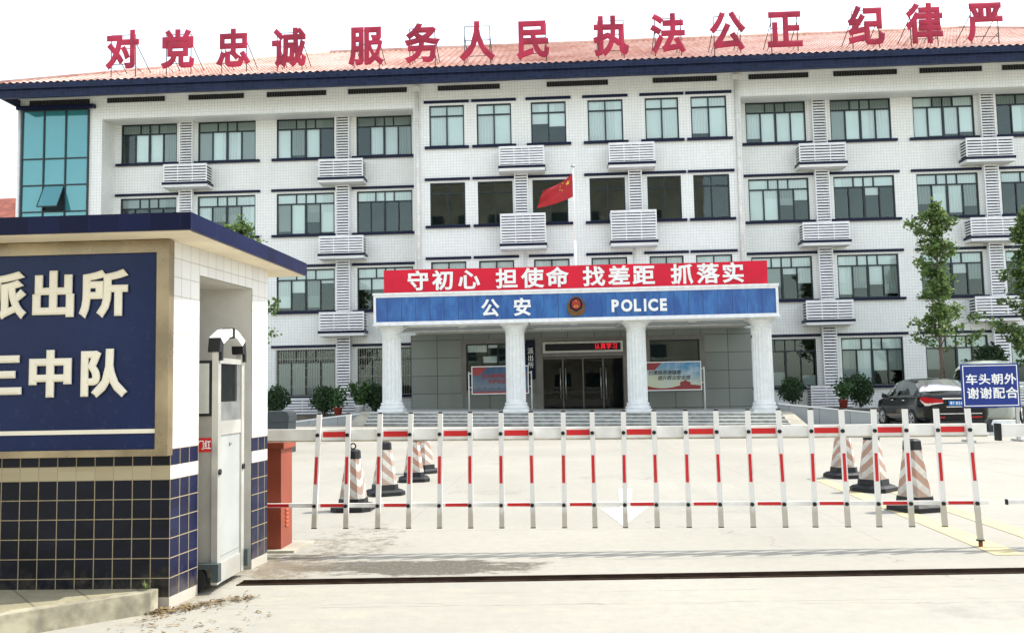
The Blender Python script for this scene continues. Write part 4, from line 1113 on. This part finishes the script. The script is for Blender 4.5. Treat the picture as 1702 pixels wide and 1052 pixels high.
# sign board on the gatehouse front
sg = thing('gatehouse_sign', 'large navy station sign with cream characters in a steel frame on the gatehouse', 'sign', (-4.3, 5.93, 1.0))
SX0, SX1, SZ0, SZ1 = -6.3, -2.585, 1.00, 2.435
f = MB(); t_ = 0.085
f.box(SX0, SX1, 5.845, 5.927, SZ1-t_, SZ1); f.box(SX0, SX1, 5.845, 5.927, SZ0, SZ0+.045)
f.box(SX1-t_, SX1, 5.845, 5.927, SZ0+.045, SZ1-t_); f.box(SX0, SX0+t_, 5.845, 5.927, SZ0+.045, SZ1-t_)
f.build('frame', 'brass_steel', sg)
f = MB(); f.box(SX0+t_, SX1-t_, 5.865, 5.925, SZ0+.045, SZ1-t_); f.build('board', 'board', sg)
f = MB(); f.box(SX0+t_, SX1-t_, 5.858, 5.8645, 1.150, 1.178); f.build('rule', 'cream_letter', sg)
for ch, x, z in (('派', -3.735, 2.08), ('出', -3.378, 2.08), ('所', -3.03, 2.08), ('三', -3.74, 1.548), ('中', -3.388, 1.548), ('队', -3.035, 1.548)):
    letters('character', [(ch, x, 5.864, z, .325, .315, .028, dict(bold=.040))], 'cream_letter', sg)

# folding gate head parked in the niche
gt = thing('sliding_gate', 'aluminium sliding gate head parked in the gatehouse niche', 'gate', (-2.5, 6.7, 0))
GXF, GY0, GY1 = -2.46, 6.40, 6.94
g = MB()
for y in (GY0, GY1-.055): g.box(GXF-.045, GXF, y, y+.055, .05, 1.72)
g.box(GXF-.04, GXF-.006, GY0+.055, GY1-.055, 1.10, 1.20); g.box(GXF-.04, GXF-.006, GY0+.055, GY1-.055, .05, .19)
g.box(GXF-.04, GXF-.006, GY0+.055, GY1-.055, 1.62, 1.66)
g.build('frame', 'alu', gt)
g = MB(); g.box(GXF-.04, GXF-.014, GY0+.055, GY1-.055, .19, 1.10, 0); g.box(GXF-1.22, GXF-.046, GY0+.015, GY0+.04, .10, 1.66, 1); g.box(GXF-1.22, GXF-.046, GY1-.04, GY1-.015, .10, 1.66, 1)
g.box(GXF-.0135, GXF-.010, GY0+.07, GY1-.07, .235, .242, 1)
g.build('panel', [plain('pale_gate_panel', (.43, .45, .43), .4, .15, .1, 2), plain('grey_gate_side', (.40, .39, .35), .5, .3)], gt)
g = MB(); g.box(GXF-.04, GXF-.03, GY0+.055, GY1-.055, 1.20, 1.62); g.build('window', plain('smoked_pane', (.008, .010, .010), .12, spec=.12), gt)
g = MB()
for a in ((GY0+.055, GY0+.075, 1.20, 1.62), (GY1-.13, GY1-.055, 1.20, 1.62)): g.box(GXF-.0295, GXF-.012, a[0], a[1], a[2], a[3])
g.box(GXF-.0295, GXF-.012, GY0+.075, GY1-.13, 1.20, 1.34); g.build('window_trim', 'steel', gt)
g = MB(); n = 8; ym = (GY0+GY1)/2; ry = (GY1-GY0)/2+.012
prof = [(ym+ry*math.cos(math.pi*k/n)*(1 if 0 < k < n else 1), 1.72+.165*math.sin(math.pi*k/n)) for k in range(n+1)]
prof = [(GY1+.012, 1.70), (GY1-.012, 1.805), (ym+.10, 1.872), (ym, 1.885), (ym-.10, 1.872), (GY0+.012, 1.805), (GY0-.012, 1.70)]
inn_ = [(GY1-.065, 1.70), (GY1-.075, 1.762), (ym+.08, 1.815), (ym, 1.828), (ym-.08, 1.815), (GY0+.075, 1.762), (GY0+.065, 1.70)]
for k in range(6):
    mi = 0 if k in (0, 5) else 1
    def P(x, q): return (x, q[0], q[1])
    x0, x1 = GXF-.075, GXF+.012
    a, b, c_, d = prof[k], prof[k+1], inn_[k+1], inn_[k]
    for f_ in ([P(x1, a), P(x1, b), P(x1, c_), P(x1, d)], [P(x0, d), P(x0, c_), P(x0, b), P(x0, a)], [P(x0, a), P(x0, b), P(x1, b), P(x1, a)], [P(x1, d), P(x1, c_), P(x0, c_), P(x0, d)]): g.quad(f_, mi)
g.box(GXF-.07, GXF+.016, ym-.022, ym+.022, 1.812, 1.889, 0)
for y in (GY0+.01, GY1-.045): g.box(GXF+.001, GXF+.02, y, y+.035, 1.64, 1.70, 0)
g.build('arch_cap', ['black', 'white_letter'], gt)
for y in (GY0+.028, GY1-.028):
    b_ = MB(); b_.tube((GXF-.001, y, .84), (GXF+.012, y, .84), .022, 10); b_.build('bolt', 'black', gt)
lk = MB(); lk.tube((GXF-.0135, ym, 1.03), (GXF-.004, ym, 1.03), .014, 8); lk.build('lock', 'steel', gt)
for y in (GY0-.03, GY1+.03):
    wv = MB(); wv.tube((GXF-.16, y-.025, .095), (GXF-.16, y+.025, .095), .095, 18); wv.build('wheel', 'tyre', gt)
    cv = MB(); cv.box(GXF-.26, GXF+.03, y-.03, y+.03, .17, .205); cv.box(GXF-.02, GXF+.03, y-.03, y+.03, .08, .17); cv.build('wheel_guard', plain('guard_grey', (.06, .08, .08), .4), gt)
sd = MB(); sd.box(GXF-.36, GXF-.052, GY0+.005, GY0+.0149, 1.24, 1.64, 0); sd.box(GXF-.34, GXF-.068, GY0+.001, GY0+.0049, 1.26, 1.62, 1); sd.build('side_window', ['black', plain('pale_acrylic', (.55, .56, .50), .2)], gt)
sk_ = MB(); sk_.box(GXF-.26, GXF-.05, GY0+.008, GY0+.0149, .985, 1.085, 0)
for k, c_ in enumerate('门红'): text(sk_, c_, GXF-.128+k*.05, GY0+.0075, 1.035, .05, .07, .002, .02, 1)
sk_.build('sticker', ['red_band', 'white_letter'], gt)

# weed at the kerb end
wd = MB(); rw = random.Random(2)
for k in range(16):
    a = rw.random()*6.28; l = rw.uniform(.03, .075); b = Vector((-2.72, 5.86, .134)); e = b+Vector((math.cos(a)*l*.6, math.sin(a)*l*.6, l)); s_ = Vector((-math.sin(a), math.cos(a), 0))*.007
    wd.quad([b-s_*.4, (b+e)/2-s_, e, (b+e)/2+s_])
tag(wd.build('weed', 'weed', None), 'tiny green weed sprouting at the end of the kerb by the gatehouse', 'weed')

# ------------------------------------------------------------------ boom barrier
bb = thing('boom_barrier', 'white and red picket boom barrier across the entrance with orange cabinet', 'barrier', (-2.7, 8.15, 0))
m = MB(); m.box(-2.92, -2.50, 8.0, 8.33, .02, .90); cab = m.build('cabinet', 'orange_box', bb)
m = MB(); m.box(-2.95, -2.47, 7.98, 8.35, .90, .955); m.build('lid', 'orange_box', cab, org=ORG[bb.name])
m = MB()
for k in range(5): m.prism([(-2.499, 8.12), (-2.488, 8.12), (-2.488, 8.19), (-2.499, 8.19)], .20+k*.035, .215+k*.035)
m.build('louvre', plain('louvre_orange', (.48, .11, .05), .5), cab, org=ORG[bb.name])
m = MB(); m.prism([(-3.0, 7.9), (-2.36, 7.92), (-2.32, 8.45), (-3.0, 8.5)], 0, .02); m.build('plinth', 'concrete', bb)
m = MB(); m.box(-2.90, -2.52, 8.34, 8.37, .03, .93); m.build('back_panel', 'black', cab, org=ORG[bb.name])
def bz(x): return -.0085*(x+2.6)
YB = 7.90
def bar(mb, x0, x1, y0, y1, z0, z1, mi=0):
    mb.prism([(x0, y0), (x1, y0), (x1, y1), (x0, y1)], [z0+bz(x0), z0+bz(x1), z0+bz(x1), z0+bz(x0)], [z1+bz(x0), z1+bz(x1), z1+bz(x1), z1+bz(x0)], mi)
px_t = (-2.12, -1.86, -1.58, -1.31, -1.05, -.79, -.52, -.26, .02, .27, .54, .80, 1.07, 1.33, 1.60, 1.86, 2.13, 2.39, 2.66, 2.92, 3.18, 3.44)
px_b = (-2.17, -1.89, -1.61, -1.34, -1.07, -.80, -.53, -.26, .01, .27, .53, .80, 1.07, 1.34, 1.61, 1.88, 2.13, 2.40, 2.66, 2.93, 3.20, 3.48)
m = MB(); bar(m, -2.75, 3.60, YB, YB+.055, .965, 1.075, 0); bar(m, -2.75, 3.60, YB-.006, YB-.0005, .965, .978, 2)
for k in range(0, 21, 2): bar(m, px_t[k]+.026, px_t[k+1]-.026, YB-.004, YB-.0002, 1.005, 1.052, 1)
m.build('boom', ['picket', 'red_band', plain('grimy_lip', (.42, .38, .28), .6, 0, .3, 4)], bb)
m = MB(); bar(m, -2.75, 3.58, YB+.004, YB+.03, .395, .43, 0)
for k in range(0, 21, 2): bar(m, px_b[k]+.05, px_b[k+1]-.0, YB+.0005, YB+.0037, .40, .425, 1)
bar(m, -2.75, -2.4, YB+.0005, YB+.0037, .40, .425, 1)
m.build('lower_rail', ['picket', 'red_band'], bb)
rust = plain('rusty_bolt', (.22, .08, .03), .8, 0, .4, 20)
def mat_picket():
    m, nt, b = new_mat('picket_paint_streaked', .4)
    p, n, src = coords(nt)
    f = noise(nt, src, 14, 5, .7, (1, 1, .25))
    s = (p[2].smooth(.45, .22)*.9 + f - .62).smooth(0, .5)
    r = (p[2].smooth(1.01, .80)*p[2].gt(.62)*p[2].lt(1.01)*noise(nt, src, 9, 4, .7, (3, 1, .12)).smooth(.56, .72))
    base = (s*.7).mix((.78, .77, .73), (.40, .35, .24))
    setc(nt, b, (r*.6).mix(base, (.42, .22, .08)))
    return m
M['picket_worn'] = mat_picket()
for k, (xt, xb) in enumerate(zip(px_t, px_b)):
    o = bz((xt+xb)/2); z0 = .225+o if k < 21 else .06; z1 = 1.205+o; hw = .021
    def X(z): return xb+(xt-xb)*(z-.225-o)/(.98)
    m = MB(); y0, y1 = YB-.034, YB-.0065
    m.extr([(X(z0)-hw, z0), (X(z0)+hw, z0), (X(z1)+hw, z1), (X(z1)-hw, z1)], y0, y1, 0)
    pk = m.build('picket', 'picket_worn', bb)
    m = MB(); a, b_ = .60+o, .835+o; m.extr([(X(a)-hw*.72, a), (X(a)+hw*.45, a), (X(b_)+hw*.45, b_), (X(b_)-hw*.72, b_)], y0-.003, y0-.0003, 0)
    m.build('red_band', 'red_band', pk, org=ORG[bb.name])
    m = MB(); m.extr([(X(z1)-hw-.002, z1), (X(z1)+hw+.002, z1), (X(z1)+hw*.6, z1+.012), (X(z1)-hw*.6, z1+.012)], y0-.002, y1, 0)
    if k < 21: m.extr([(X(z0)-hw-.001, z0-.008), (X(z0)+hw+.001, z0-.008), (X(z0)+hw+.001, z0), (X(z0)-hw-.001, z0)], y0-.001, y1, 0)
    else:
        m.tube((X(z0), (y0+y1)/2, .05), (X(z0), (y0+y1)/2, .06), .035, 10, 0); m.tube((X(z0), (y0+y1)/2, 0), (X(z0), (y0+y1)/2, .05), .018, 8, 1)
    m.build('end_cap', ['black', rust], pk, org=ORG[bb.name])
    for z in (1.024+o, .412+o): m = MB(); m.tube((X(z)-.004, y0+.001, z), (X(z)-.004, y0-.014, z), .0165, 12); m.build('bolt', 'black', pk, org=ORG[bb.name])
m = MB(); bar(m, 3.60, 3.66, YB+.01, YB+.045, 1.0, 1.06, 0); bar(m, 3.615, 3.64, YB-.004, YB+.06, 1.02, 1.10, 0); m.build('boom_tip', 'dark_box', bb)
b2_ = thing('boom_barrier', 'tip of a second white boom barrier entering at the right edge', 'barrier', (6.7, 8.2, 0))
m = MB(); m.box(3.72, 6.9, YB, YB+.055, .905, 1.012, 0); m.box(3.715, 3.72, YB-.003, YB+.058, .90, 1.017, 1); m.box(3.688, 3.716, YB-.01, YB+.065, .875, 1.02, 1)
m.build('boom', ['picket', 'black'], b2_)
m = MB(); m.box(3.74, 6.9, YB+.004, YB+.03, .345, .38, 0); m.box(3.728, 3.74, YB, YB+.034, .34, .385, 1); m.build('lower_rail', ['picket', 'black'], b2_)
m = MB(); m.box(6.55, 6.97, 8.0, 8.33, .0, .92); m.build('cabinet', 'orange_box', b2_)
for k in range(10):
    x = 4.02+.265*k; m = MB(); m.box(x-.021, x+.021, YB-.034, YB-.0065, .20, 1.16); m.build('picket', 'picket_worn', b2_)
    if k > 9: break

# ------------------------------------------------------------------ traffic cones
def cone_proto():
    t = thing('traffic_cone', '', 'traffic cone', (0, 0, 0))
    def oct_(i, z): return 1.0
    m = MB(); n = 8
    def ring(r, z, ch=.30):
        c = r*(1-ch); return [(r, -c, z), (r, c, z), (c, r, z), (-c, r, z), (-r, c, z), (-r, -c, z), (-c, -r, z), (c, -r, z)]
    def loft(rs, mi=0):
        mm = MB(); pts = [ring(*q) for q in rs]
        for p in pts: mm.v += p
        for j in range(len(pts)-1):
            for i in range(8): mm.f.append((j*8+i, j*8+(i+1) % 8, (j+1)*8+(i+1) % 8, (j+1)*8+i)); mm.mi.append(mi); mm.sm.append(False)
        mm.f.append(tuple(range(7, -1, -1))); mm.f.append(tuple((len(pts)-1)*8+i for i in range(8))); mm.mi += [mi]*2; mm.sm += [False]*2
        return mm
    loft([(.235, .0, .35), (.235, .045, .35), (.20, .07, .35), (.16, .075, .4), (.152, .14, .4)]).build('base', 'black', t)
    loft([(.146, .141, .42), (.082, .60, .45)]).build('body', 'cone', t)
    tp = loft([(.085, .601, .45), (.080, .69, .5), (.058, .705, .5), (.045, .708, .5)])
    tp.build('top', 'black', t)
    k = 20; tp = MB()
    for i in range(k):                                     # carrying ring
        a, b = 2*math.pi*i/k, 2*math.pi*(i+1)/k
        tp.tube((.032*math.cos(a), 0, .745+.032*math.sin(a)), (.032*math.cos(b), 0, .745+.032*math.sin(b)), .009, 6)
    tp.build('carrying_ring', 'black', t)
    return t
cone0 = cone_proto()
cones = [(-2.47, 10.68, .0, 'traffic cone nearest the orange barrier cabinet, its carrying ring clear of the boom'), (-2.39, 12.2, .5, 'second traffic cone from the front in the left line'), (-2.28, 13.95, .2, 'third traffic cone in the left line, partly before another cone'),
         (-2.33, 15.3, .8, 'farthest traffic cone of the left line, half hidden behind another'), (3.80, 10.1, .35, 'largest traffic cone on the right, standing on the yellow lines nearest the boom'),
         (3.97, 11.9, .75, 'middle traffic cone of the right line on the yellow lines'), (4.12, 13.6, .2, 'farthest faded white traffic cone of the right line')]
for i, (x, y, a, lab) in enumerate(cones):
    o = cone0 if i == 0 else copy_tree(cone0)
    o.location = (x, y, grade(x, y)+.004); o.rotation_euler = (0, 0, a)
    if i > 3: o.scale = (1.04, 1.04, 1.075)
    tag(o, lab, 'traffic cone', 'striped cones along the driveway')
for o in [o for o in bpy.data.objects if o.name.startswith('carrying_ring.')]: bpy.data.objects.remove(o)   # the other rings are missing

# ------------------------------------------------------------------ blue parking sign
ps = thing('parking_sign', 'blue sign with white characters on two grey legs before the cars', 'sign', (9.63, 20.8, grade(9.6, 20.8)), 0)
m = MB(); zg = grade(9.6, 20.8); S0, S1, Sa, Sb = 8.985, 10.25, .755, 1.735
m.box(S0, S1, 20.80, 20.83, Sa, Sb); m.build('panel', 'sign_blue', ps)
m = MB(); d = .035; q = .018
for a in ((S0+d, S1-d, Sb-d-q, Sb-d), (S0+d, S1-d, Sa+d, Sa+d+q), (S0+d, S0+d+q, Sa+d+q, Sb-d-q), (S1-d-q, S1-d, Sa+d+q, Sb-d-q)): m.box(a[0], a[1], 20.796, 20.7998, a[2], a[3])
m.build('border', 'white_letter', ps)
letters('character', [(c_, 9.21+k*.282, 20.799, 1.385, .27, .25, .004) for k, c_ in enumerate('车头朝外')]+[(c_, 9.225+k*.282, 20.799, 1.075, .27, .26, .004) for k, c_ in enumerate('谢谢配合')], 'white_letter', ps)
for x in (9.10, 10.19):
    m = MB(); m.box(x-.035, x+.035, 20.832, 20.89, zg, 1.7); m.box(x-.05, x+.05, 20.6, 21.12, zg, zg+.04); m.build('leg', 'steel', ps)

# ------------------------------------------------------------------ cars
def interp(tab, y):
    """smooth interpolation of a table of rows (y, values...)"""
    if y <= tab[0][0]: return tab[0][1:]
    for a, b in zip(tab, tab[1:]):
        if y <= b[0]:
            t = (y-a[0])/(b[0]-a[0]); return [p+(q-p)*t for p, q in zip(a[1:], b[1:])]
    return tab[-1][1:]
def car(name, label, loc, rz, tab, ys, paint, wheels, wr, glassrule, extra):
    """tab rows: y, half width, z floor, z belt, half width at top, z top ; glassrule(i-th strip, y) -> True for glass"""
    t = thing(name, label, 'car' if 'van' not in name else 'van', loc, rz)
    secs = []
    for y in ys:
        hw, zf, zb, wt, zt_ = interp(tab, y)
        half = [(0, zf), (hw*.80, zf), (hw*.95, zf+.06), (hw, zf+.22), (hw*1.0, zf+(zb-zf)*.62), (hw*.985, zb-.07), (hw*.945, zb)]
        cab = zt_-zb
        half += [(hw*.94+(wt-hw*.94)*.10, zb+cab*.10), (hw*.94+(wt-hw*.94)*.85, zb+cab*.86), (wt*.90, zb+cab*.97), (wt*.55, zt_+.012), (0, zt_+.022)]
        secs.append([(x, y, z) for x, z in half])
    n = len(secs[0]); body = MB(); gl = MB(); gr = MB()
    for mb in (body, gl, gr):
        for s in secs:
            mb.v += s + [(-x, y, z) for x, y, z in s]
    for j in range(len(secs)-1):
        ym = (ys[j]+ys[j+1])/2
        for i in range(n-1):
            g_ = glassrule(i, ym); mb = (gr if g_ == 2 else gl) if g_ else body
            a, b = j*2*n+i, j*2*n+i+1; c_, d_ = (j+1)*2*n+i+1, (j+1)*2*n+i
            mb.f.append((a, d_, c_, b)); mb.mi.append(0); mb.sm.append(True)
            mb.f.append((a+n, b+n, c_+n, d_+n)); mb.mi.append(0); mb.sm.append(True)
    e = (len(secs)-1)*2*n
    body.f.append(tuple(range(n))+tuple(range(2*n-1, n, -1))); body.f.append(tuple(e+i for i in range(n-1, -1, -1))+tuple(e+n+i for i in range(1, n))); body.mi += [0, 0]; body.sm += [False, False]
    bo = body.build('body', paint, t, org=(0, 0, 0)); gl.build('window', 'car_glass', t, org=(0, 0, 0))
    if gr.f: gr.build('rear_window', 'rear_glass', t, org=(0, 0, 0))
    hwm = max(r[1] for r in tab)
    for y in wheels:
        for s in (-1, 1):
            hw = interp(tab, y)[0]
            wa = MB(); wa.tube((s*(hw-.10), y, wr+.005), (s*(hw+.004), y, wr+.02), wr*1.17, 24); wa.build('wheel_arch', plain('arch_black', (.008, .008, .008), .9), t, org=(0, 0, 0))
            ti = MB(); ti.tube((s*(hw-.2), y, wr), (s*(hw+.012), y, wr), wr, 24); to = ti.build('wheel', 'tyre', t, org=(0, 0, 0))
            ri = MB(); ri.tube((s*(hw+.0125), y, wr), (s*(hw+.018), y, wr), wr*.66, 20, 1)
            for k in range(6):
                a = k*math.pi/3; dy, dz = math.cos(a), math.sin(a)
                ri.tube((s*(hw+.022), y+dy*.03, wr+dz*.03), (s*(hw+.022), y+dy*wr*.62, wr+dz*wr*.62), .028, 6, 0)
            ri.tube((s*(hw+.018), y, wr), (s*(hw+.035), y, wr), .05, 10, 0)
            for k in range(24):
                a, b = 2*math.pi*k/24, 2*math.pi*(k+1)/24
                ri.tube((s*(hw+.02), y+wr*.64*math.cos(a), wr+wr*.64*math.sin(a)), (s*(hw+.02), y+wr*.64*math.cos(b), wr+wr*.64*math.sin(b)), .014, 5, 0)
            ri.build('rim', ['steel', 'tyre'], to, org=(0, 0, 0))
    extra(t, tab)
    return t
# sedan: y = 0 at the rear bumper, forward +y
S_TAB = [(0, .66, .36, .90, .52, .915), (.05, .78, .30, .96, .66, .985), (.12, .84, .26, 1.00, .70, 1.05), (.5, .88, .24, 1.02, .72, 1.09), (.72, .885, .22, 1.00, .72, 1.12), (1.0, .885, .22, .985, .66, 1.26), (1.38, .885, .20, .97, .60, 1.43), (1.8, .885, .20, .96, .60, 1.475),
         (2.5, .885, .20, .94, .60, 1.475), (2.9, .885, .20, .93, .61, 1.43), (3.3, .885, .20, .92, .66, 1.22), (3.62, .88, .22, .92, .74, 1.0), (4.2, .85, .24, .84, .68, .86), (4.5, .78, .28, .72, .60, .74), (4.62, .66, .34, .62, .5, .64)]
S_YS = sorted({r[0] for r in S_TAB} | {.02, .085, .2, .3, .4, .6, .8, .9, 1.1, 1.2, 1.3, 1.5, 1.65, 2.1, 2.12, 2.3, 2.7, 3.0, 3.1, 3.2, 3.4, 3.5, 3.8, 4.0, 4.1, 4.35})
def s_glass(i, y):
    if i in (7,): return 1.0 < y < 3.3 and not (2.10 < y < 2.14)
    if i in (8,): return 2 if .72 < y < 1.3 else (2.9 < y < 3.55)
    if i in (9, 10): return 2 if .72 < y < 1.38 else (2.9 < y < 3.6)
    return False
def s_extra(t, tab):
    for s in (-1, 1):
        m = MB()
        def lamp(z0, z1, mi, dd):
            pts = [(.40, -.015), (.60, -.03+.03), (.76, .045), (.845, .13), (.895, .34)]
            for (xa, ya), (xb, yb) in zip(pts, pts[1:]):
                q = [(s*xa, ya-dd, z0), (s*xb, yb-dd, z0), (s*xb, yb-dd, z1), (s*xa, ya-dd, z1)]
                m.quad(q if s > 0 else q[::-1], mi, True)
        pts = [(.38, .0), (.60, .02), (.74, .045), (.83, .10), (.872, .30)]
        zt_ = [.90, .935, .96, .975, .96]; zm = [.82, .81, .80, .81, .895]; zb_ = [.80, .77, .735, .74, .88]
        for k in range(4):
            (xa, ya), (xb, yb) = pts[k], pts[k+1]; o = .028
            for lo, hi, mi in ((zm, zt_, 0), (zb_, zm, 1)):
                q = [(s*(xa+.0), ya-o, lo[k]), (s*(xb+.012), yb-o, lo[k+1]), (s*(xb+.012), yb-o, hi[k+1]), (s*xa, ya-o, hi[k])]
                m.quad(q if s > 0 else q[::-1], mi)
        m.build('tail_lamp', ['tail_red', 'tail_white'], t, org=(0, 0, 0))
        m = MB(); m.tube((s*.93, 3.02, .98), (s*1.06, 3.04, 1.0), .05, 8, 0, .075); m.tube((s*.88, 3.05, .95), (s*.95, 3.03, .97), .03, 6); m.build('mirror', 'car_black', t, org=(0, 0, 0))
        for y in (1.55, 2.55):
            m = MB(); m.tube((s*.888, y, .86), (s*.888, y+.2, .86), .018, 8); m.build('handle', 'chrome', t, org=(0, 0, 0))
        m = MB(); m.box(min(s*.35, s*.62), max(s*.35, s*.62), -.008, .03, .40, .435); m.build('reflector', 'tail_red', t, org=(0, 0, 0))
    m = MB(); m.box(-.40, .40, -.045, .0, .905, .945); m.build('chrome_strip', 'chrome', t, org=(0, 0, 0))
    m = MB(); m.box(-.24, .24, -.04, -.012, .735, .865, 0)
    po = m.build('number_plate', 'plate_blue', t, org=(0, 0, 0))
    letters('character', [(c_, -.175+k*.062+(.02 if k > 1 else 0), -.041, .80, .062 if k == 0 else .044, .09 if k == 0 else .078, .002, dict(bold=.02, em=k == 0)) for k, c_ in enumerate('粤Y8260')], 'white_letter', po, (0, 0, 0))
    m = MB(); m.box(-.62, .62, -.012, .03, .505, .525); m.box(-.30, .30, -.03, -.0, .69, .712); m.build('bumper_trim', 'chrome', t, org=(0, 0, 0))
    m = MB(); m.box(-.70, .70, .02, .2, .16, .355); m.box(-.8, .8, .2, 4.4, .14, .215); m.build('underbody', 'black', t, org=(0, 0, 0))
car('parked_sedan', 'black sedan parked with its tail lamps and blue plate towards the barrier', (10.75, 25.2, grade(10.75, 26.5)), R(-2.5), S_TAB, S_YS, 'car_black', (.98, 3.62), .315, s_glass, s_extra)
# van: nose at y = 0 pointing away from the windscreen side, so that -y is ahead
V_TAB = [(0, .70, .38, .80, .55, .84), (.06, .80, .30, .95, .66, .98), (.2, .86, .26, 1.02, .70, 1.08), (.75, .88, .24, 1.06, .76, 1.24), (1.05, .885, .24, 1.06, .72, 1.50), (1.45, .885, .24, 1.06, .70, 1.74), (1.9, .885, .24, 1.06, .70, 1.84), (3.0, .885, .24, 1.06, .70, 1.98), (4.5, .885, .24, 1.06, .70, 2.0), (4.75, .87, .26, 1.06, .68, 1.86), (4.85, .83, .3, 1.04, .62, 1.7)]
V_YS = sorted({r[0] for r in V_TAB} | {.03, .12, .4, .6, .9, 1.2, 1.3, 1.6, 1.75, 2.1, 2.4, 2.44, 2.7, 3.4, 3.44, 3.8, 4.2, 4.6})
def v_glass(i, y):
    if i == 7: return 1.05 < y < 4.4 and not (2.4 < y < 2.44) and not (3.4 < y < 3.44)
    if i in (8, 9, 10): return .75 < y < 1.6
    return False
def v_extra(t, tab):
    for s in (-1, 1):
        m = MB(); q = [(s*.50, -.01, .74), (s*.78, .03, .74), (s*.875, .24, .80), (s*.88, .38, .92), (s*.80, .05, .90), (s*.52, .0, .88)]
        m.quad(q if s > 0 else q[::-1]); m.build('headlight', 'tail_white', t, org=(0, 0, 0))
        m = MB(); m.tube((s*.93, 1.15, 1.12), (s*1.07, 1.15, 1.14), .06, 8, 0, .09); m.build('mirror', 'car_silver', t, org=(0, 0, 0))
    m = MB(); m.box(-.45, .45, -.02, .0, .62, .76); m.build('grille', 'black', t, org=(0, 0, 0))
    m = MB(); m.box(-.78, .78, .04, 4.7, .14, .255); m.build('underbody', 'black', t, org=(0, 0, 0))
van = car('parked_van', 'pale green-grey van half hidden behind the blue parking sign', (13.0, 28.9, grade(13.4, 29.6)), R(-28), V_TAB, V_YS, 'car_silver', (.92, 3.75), .31, v_glass, v_extra)
van.scale = (1.1, 1.1, 1.1)

# ------------------------------------------------------------------ other things in the yard
t = thing('waste_bin', 'charcoal metal bin with rounded lid beside the left ramp wall', 'bin', (-6.6, 21.0, grade(-6.6, 21)))
m = MB(); z0 = grade(-6.6, 21); m.prism([(-7.5, 20.7), (-6.30, 20.7), (-6.30, 21.3), (-7.5, 21.3)], z0, .72); m.build('body', 'dark_box', t)
m = MB(); m.extr([(-7.52, .721), (-6.28, .721), (-6.28, .86), (-6.31, .93), (-6.37, .965), (-7.43, .965), (-7.49, .93), (-7.52, .86)], 20.68, 21.32); m.build('lid', 'dark_box', t)
m = MB(); zb = grade(10.9, 23.5); m.extr([(10.75, zb), (11.5, zb), (11.46, zb+.26), (10.8, zb+.26)], 23.2, 23.5); m.extr([(10.82, zb+.2605), (11.44, zb+.2605), (11.40, zb+.36), (10.86, zb+.36)], 23.22, 23.48)
tag(m.build('concrete_block', 'white_stone', None), 'pale concrete block on the ground below the blue sign', 'block')

# a tiled house beyond the left end, and the flats across the street that the windows mirror
def house():
    t = thing('far_house', 'distant house with a red tiled roof beyond the left end of the building', 'house', (-42, 66, 0))
    m = MB(); m.box(-50, -34, 61, 71, 0, 12.6); m.build('wall', plain('far_wall', (.60, .58, .52), .8), t)
    m = MB(); m.quad([(-50.6, 60.3, 12.61), (-33.4, 60.3, 12.61), (-33.4, 66, 16.6), (-50.6, 66, 16.6)]); m.quad([(-33.4, 71.7, 12.61), (-50.6, 71.7, 12.61), (-50.6, 66, 16.6), (-33.4, 66, 16.6)])
    m.quad([(-33.4, 60.3, 12.6), (-33.4, 71.7, 12.6), (-33.4, 66, 16.6)]); m.quad([(-50.6, 71.7, 12.6), (-50.6, 60.3, 12.6), (-50.6, 66, 16.6)]); m.quad([(-50.6, 60.3, 12.605), (-50.6, 71.7, 12.605), (-33.4, 71.7, 12.605), (-33.4, 60.3, 12.605)])
    m.build('roof', plain('far_roof', (.26, .085, .06), .85, 0, .3, 1.5), t)
    for x in (-48, -44.5, -41, -37.5):
        m = MB(); m.box(x, x+1.6, 60.96, 61.0-.002, 9.2, 10.8); m.build('window', 'window_frame', t)
house()
def flats(x0, x1, y0, h, col, label):
    t = thing('apartment_block', label, 'apartment block', ((x0+x1)/2, y0, 0))
    m = MB(); m.box(x0, x1, y0-12, y0, 0, h); m.build('wall', plain('flats_wall', col, .85, 0, .25, .4), t)
    wm = MB(); wm.box(0, 1.9, 0, .06, 0, 1.5, 0); wm.box(-.1, 2.0, 0, .35, -.22, -.08, 1); me = wm.mesh('window', ['window_frame', 'soffit'], (0, 0, 0))
    n = int((x1-x0-1)/3.6); fl_ = int((h-1.5)/3.1)
    k = 0
    for j in range(fl_):
        for i in range(n):
            if k < 96: link('window', me, t, (x0+1.0+i*3.6-(x0+x1)/2, .002, 1.4+j*3.1)); k += 1
flats(-16, 17, -26, 26, (.42, .37, .28), 'brown apartment block across the street mirrored in the third floor windows')

print('objects', len(bpy.data.objects))
